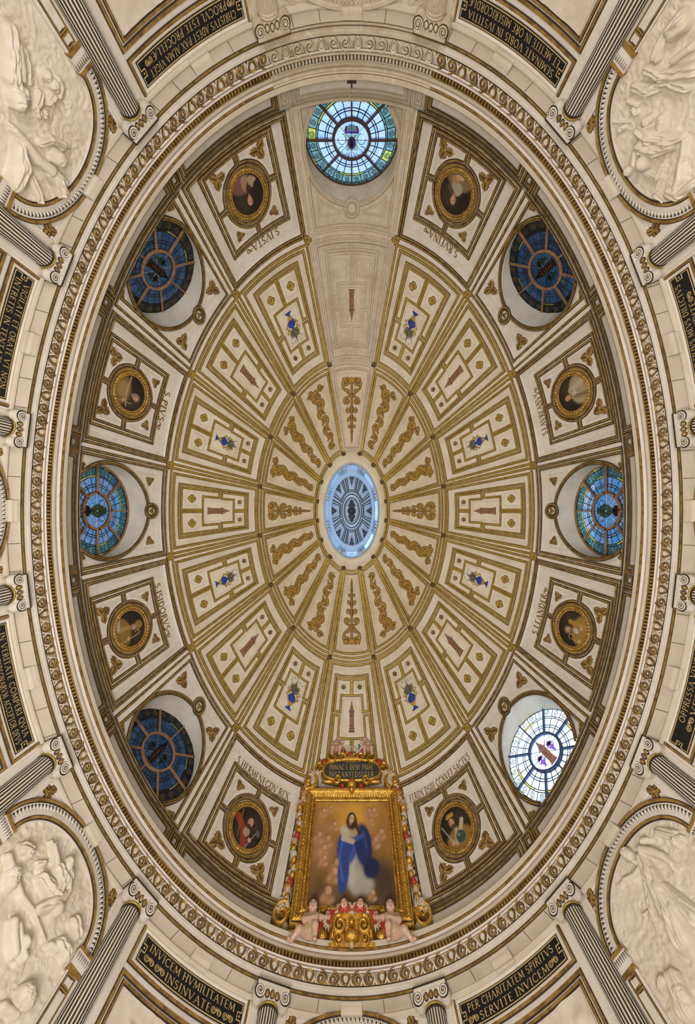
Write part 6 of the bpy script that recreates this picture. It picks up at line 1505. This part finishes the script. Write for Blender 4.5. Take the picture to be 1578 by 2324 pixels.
for sg in (-1, 1):
    mb = MB(); scroll3(mb, sg * .48, 2.68, .185, R(200 if sg > 0 else -20), 1.5, -sg, .10, .04, .0, .20); piece('crest_scroll', mb)
    mb = MB(); scroll3(mb, sg * .22, 2.68, .13, R(-30 if sg > 0 else 210), 1.4, sg, .07, .03, .02, .18); piece('crest_scroll', mb)
    mb = MB(); lump(mb, sg * .70, 2.62, .10, .09, 0, .13, 2); lump(mb, sg * .77, 2.55, .09, .08, 0, .10, 0); lump(mb, sg * .84, 2.66, .085, .10, 0, .10, 4, .5); piece('crest_flower', mb)
    mb = MB(); scroll3(mb, sg * .78, 2.42, .14, R(90), 1.3, -sg, .08, .03, 0, .16); piece('side_scroll', mb)
    mb = MB(); scroll3(mb, sg * .36, 2.10, .10, R(90), 1.3, sg, .06, .025, .10, .20); lump(mb, sg * .56, 2.09, .14, .045, .1, .17, 0); lump(mb, sg * .22, 1.98, .05, .05, .12, .20, 2); piece('lower_scroll', mb)
mb = MB(); lump(mb, 0, 2.00, .12, .12, .10, .26, 0); lump(mb, 0, 1.89, .06, .08, .14, .24, 0); lump(mb, 0, 2.10, .08, .05, .12, .22, 2); piece('mask', mb)
mb = MB(); 
for k in range(5): lump(mb, -.14 + .07 * k, 2.68, .022, .03, .14, .22, 0)
band3(mb, [(-.17, 2.605), (0, 2.60), (.17, 2.605)], .06, .06, .10, .21); band3(mb, [(-.19, 2.645), (0, 2.655), (.19, 2.645)], .045, .045, .10, .19); piece('crown', mb)
mb = MB()
for k, (x, y) in enumerate(((-.16, 2.76), (-.05, 2.80), (.06, 2.79), (.17, 2.76), (0, 2.74))): lump(mb, x, y, .07, .06, .05, .16, 2 if k % 2 else 0)
piece('crest_roses', mb)
# tall lilies, urn, palm and branch of the crest
LILW = mat('lily_petal_white', (0.60, 0.58, 0.52), (0.50, 0.46, 0.38), 20, .5); STEM = mat('lily_stem_green', (0.045, 0.085, 0.025), (0.08, 0.12, 0.04), 20, .5)
mb = MB()
for x0, x1, y1 in ((-.03, -.12, 3.05), (.02, .02, 3.22), (.05, .13, 3.07)): band3(mb, [(x0, 2.78), ((x0 + x1) / 2, 2.92), (x1, y1)], .022, .018, .06, .11)
lil = obj('lily_stems', mb, STEM, alt, smooth=True)
for x, y in ((-.13, 3.06), (-.11, 2.93), (.02, 3.14), (.13, 3.07), (.12, 2.94), (-.02, 3.00)):
    mb = MB()
    for k in range(6): a = k * pi / 3 + .3; lump(mb, x + .045 * math.cos(a), y + .045 * math.sin(a), .05, .022, .10, .17, 0, a, 8)
    obj('lily_flower', mb, LILW, lil, smooth=True)
mb = MB()
for k in range(14):
    t = k / 13; lump(mb, -.17 - .17 * math.sin(t * 1.5), 2.86 + .66 * t, .020, .16 * (1 - .5 * t), .08, .16, 0, .45 + .2 * (k % 2) - .5 * t, 8)
piece('palm_branch', mb, label='gilt palm branch')
mb = MB()
band3(mb, [(.19, 2.88), (.20, 3.15), (.36, 3.40)], .03, .018, .10, .16, 0)
for x, y, a in ((.17, 3.16, .9), (.28, 3.20, -.7), (.21, 3.30, .8), (.36, 3.30, -.8), (.28, 3.43, .3), (.41, 3.44, -.5), (.19, 3.02, .6)): lump(mb, x, y, .045, .10, .10, .18, 0, a, 10)
obj('leafy_branch', mb, STEM, alt, smooth=True, label='green leafy branch')
mb = MB(); 
for y, w, h_ in ((3.27, .06, .03), (3.32, .10, .05), (3.40, .14, .06), (3.46, .165, .05), (3.51, .13, .035)): lump(mb, 0, y, w, h_, .02, .20, 0)
for sg in (-1, 1): scroll3(mb, sg * .15, 3.45, .06, R(90), 1.2, -sg, .03, .015, .05, .18)
piece('urn', mb, label='small gilt urn at the top')
# pedestal: entablature, shield, scrolls, side plinths
ped = MB()
def abox(mb, x0, x1, y0, y1, z0, z1, m=0):
    P = np.array([AL(x, y, z) for y in (y0, y1) for x in (x0, x1) for z in (z0, z1)]); mb.add(P, [[0, 1, 3, 2], [4, 5, 7, 6], [0, 1, 5, 4], [2, 3, 7, 6], [1, 3, 7, 5], [0, 2, 6, 4]], m)
for x0, x1, y0, y1, z in ((-.36, .36, -.52, -.18, .14), (-.38, .38, -.235, -.19, .19), (-.40, .40, -.19, -.155, .23), (-.42, .42, -.155, -.13, .26), (-.38, .38, -.555, -.51, .20)): abox(ped, x0, x1, y0, y1, 0, z)
pd = obj('pedestal', ped, [GILT], alt)
for sg in (-1, 1):
    mb = MB(); scroll3(mb, sg * .20, -.315, .115, R(90), 1.6, -sg, .075, .03, .14, .26); piece('pedestal_scroll', mb, pd)
    mb = MB(); scroll3(mb, sg * .22, -.46, .08, R(-90), 1.4, sg, .05, .03, .14, .24); lump(mb, sg * .32, -.38, .035, .09, .14, .21, 0); piece('pedestal_scroll', mb, pd)
    mb = MB(); abox(mb, min(sg * .36, sg * .80), max(sg * .36, sg * .80), -.54, -.24, 0, .07); abox(mb, min(sg * .36, sg * .84), max(sg * .36, sg * .84), -.26, -.22, 0, .11)
    for x, y, rx, ry in ((.50, -.38, .10, .10), (.68, -.44, .09, .08)): lump(mb, sg * x, y, rx, ry, .07, .15, 0)
    piece('side_plinth', mb)
    mb = MB(); scroll3(mb, sg * .98, -.40, .14, R(80), 1.3, sg, .08, .03, 0, .15); lump(mb, sg * 1.14, -.27, .07, .065, 0, .14, 4); lump(mb, sg * 1.07, -.35, .09, .07, 0, .10, 0); piece('fruit_scroll', mb)
mb = MB(); lump(mb, 0, -.43, .13, .09, .14, .27, 0, 0, 24); piece('shield_boss', mb, pd)
mb = MB(); lump(mb, 0, -.27, .055, .06, .15, .25, 0); lump(mb, 0, -.51, .09, .04, .14, .23, 0); lump(mb, 0, -.535, .035, .03, .18, .25, 1); piece('pedestal_leaf', mb, pd)
# winged heads on the pedestal and at its sides
def cherub_head(x, y, z, r, tilt, nm='winged_head'):
    c = (0., 0., 0.); P, Fc = surface_nets(lambda X, Y, Z: head_sdf(X, Y, Z, c, r), np.array([-1.2, -1.25, -1.1]) * r, np.array([1.2, 1.25, 1.3]) * r, r / 14)
    mb = MB(); mb.add(P, Fc); M = AM @ Matrix.Translation((-x, y, z)) if False else frame(AL(x, y, z), AN, AU) @ Matrix.Rotation(tilt, 4, 'Z')
    h = link(nm, fix_normals(mesh_of(nm, mb, FLESH, True, False, head_paint(P, c, r, np.tile(np.array([.56, .37, .27]), (len(P), 1))))), alt, M, label='painted winged head of a child')
    def hfn(X, Y, Z):
        d = ell3(X, Y, Z, (0, .25 * r, -.25 * r), (1.06 * r, 1.1 * r, 1.02 * r)) + .07 * r * np.sin(X * 8 / r) * np.sin(Y * 7.6 / r + 1) * np.sin(Z * 7 / r); return np.maximum(d, -ell3(X, Y, Z, (0, -.5 * r, .97 * r), (.84 * r, 1.08 * r, .86 * r)))
    P, Fc = surface_nets(hfn, np.array([-1.4] * 3) * r, np.array([1.5] * 3) * r, r / 12); mb = MB(); mb.add(P, Fc); link('hair', fix_normals(mesh_of('hair', mb, HAIR, True, False)), h, M)
    for sg in (-1, 1): link('wing', WSM, h, M @ Matrix.Translation((sg * .6 * r, -.8 * r, -.2 * r)) @ Matrix.Diagonal((sg, 1, 1, 1)))
WSM = wing_mesh('wing', 5, .15, [WINGW, RED], R(-35), R(60), .55)
cherub_head(-.135, -.075, .24, .075, .12); cherub_head(.15, -.075, .24, .075, -.12); cherub_head(-.41, -.20, .22, .055, 1.0); cherub_head(.42, -.20, .22, .055, -1.0)

# ------------------------------------------------------------------ carved children beside the altarpiece (each a thing of its own)
SEAT = dict(hip=(0, 0, 0), chest=(.015, .16, .0), head=(.02, .305, .02), shL=(-.085, .185, .01), elL=(-.10, .09, .09), haL=(.05, .07, .17), shR=(.10, .185, .01), elR=(.16, .125, .08), haR=(.24, .10, .12),
            thL=(-.055, -.02, .02), knL=(-.16, -.06, .14), foL=(-.27, -.155, .10), toL=(-.30, -.165, .14), thR=(.06, -.02, .02), knR=(.09, -.03, .17), foR=(.10, -.18, .15), toR=(.10, -.195, .19))
STAND = dict(hip=(0, 0, 0), chest=(.02, .16, .0), head=(.05, .30, .03), shL=(-.08, .185, .01), elL=(-.10, .09, .05), haL=(-.02, .04, .12), shR=(.10, .185, .01), elR=(.17, .20, .04), haR=(.17, .30, .06),
            thL=(-.05, -.03, .01), knL=(-.08, -.15, .08), foL=(-.09, -.29, .02), toL=(-.10, -.31, .06), thR=(.055, -.03, .01), knR=(.10, -.14, .09), foR=(.09, -.28, .02), toR=(.10, -.30, .06))
def putto(x, y, z, J, s, flip, lean, lab, meshes, wing, up=True):
    N = norm(np.array([0, math.cos(lean), math.sin(lean)])); U = np.array([0, -math.sin(lean), math.cos(lean)])
    P = AL(x, y, z); M = frame(P, N, U) @ Matrix.Diagonal((-1 if flip else 1, 1, 1, 1)); 
    p = root('cherub_statue', AL(x, y - .2, z), label=lab, cat='statue', kind='thing', group='carved children on the altarpiece')
    b = link('body', meshes[0], p, M); link('hair', meshes[1], b, M)
    for sg in (-1, 1): link('wing', wing, p, M @ Matrix.Translation((sg * .07 * s, .13 * s, -.10 * s)) @ Matrix.Rotation(sg * .5, 4, 'Y') @ Matrix.Diagonal((sg, 1, 1, 1)))
    mb = MB(); an = np.linspace(0, 2 * pi, 20, endpoint=False)
    mb.grid(np.stack([np.stack([s * k * np.cos(an), s * (yy + .012 * np.sin(3 * an)), s * (.02 + k2 * np.sin(an))], 1) for k, k2, yy in ((.112, .112, .045), (.122, .125, .0), (.118, .12, -.05), (.10, .10, -.075))], 1), cu=True)
    link('loincloth', mesh_of('loincloth', mb, CLOTH, True, False), p, M); return p
sc_j = lambda J, s: {k: tuple(np.array(v) * s) for k, v in J.items()}
m1 = putto_mesh('body', sc_j(SEAT, 1.04), 1.04, .0075); w1 = wing_mesh('wing', 6, .32, [WINGW, WINGR], R(-20), R(75))
putto(-.69, -.42, .26, SEAT, 1.04, False, -.10, 'seated wooden child with red wings, left of the gilded pedestal', m1, w1)
putto(.69, -.42, .26, SEAT, 1.04, True, -.10, 'seated wooden child with red wings, right of the gilded pedestal', m1, w1)
m2 = putto_mesh('body', sc_j(STAND, 1.0), 1.0, .0095); w2 = wing_mesh('wing', 5, .26, [WINGG, RED], R(-25), R(60), .8)
putto(-.40, 2.84, .27, STAND, 1.0, False, .12, 'small winged child on the altarpiece crest beside the gilt palm branch', m2, w2)
putto(.42, 2.84, .27, STAND, 1.0, True, .12, 'small winged child on the altarpiece crest holding up a green branch', m2, w2)
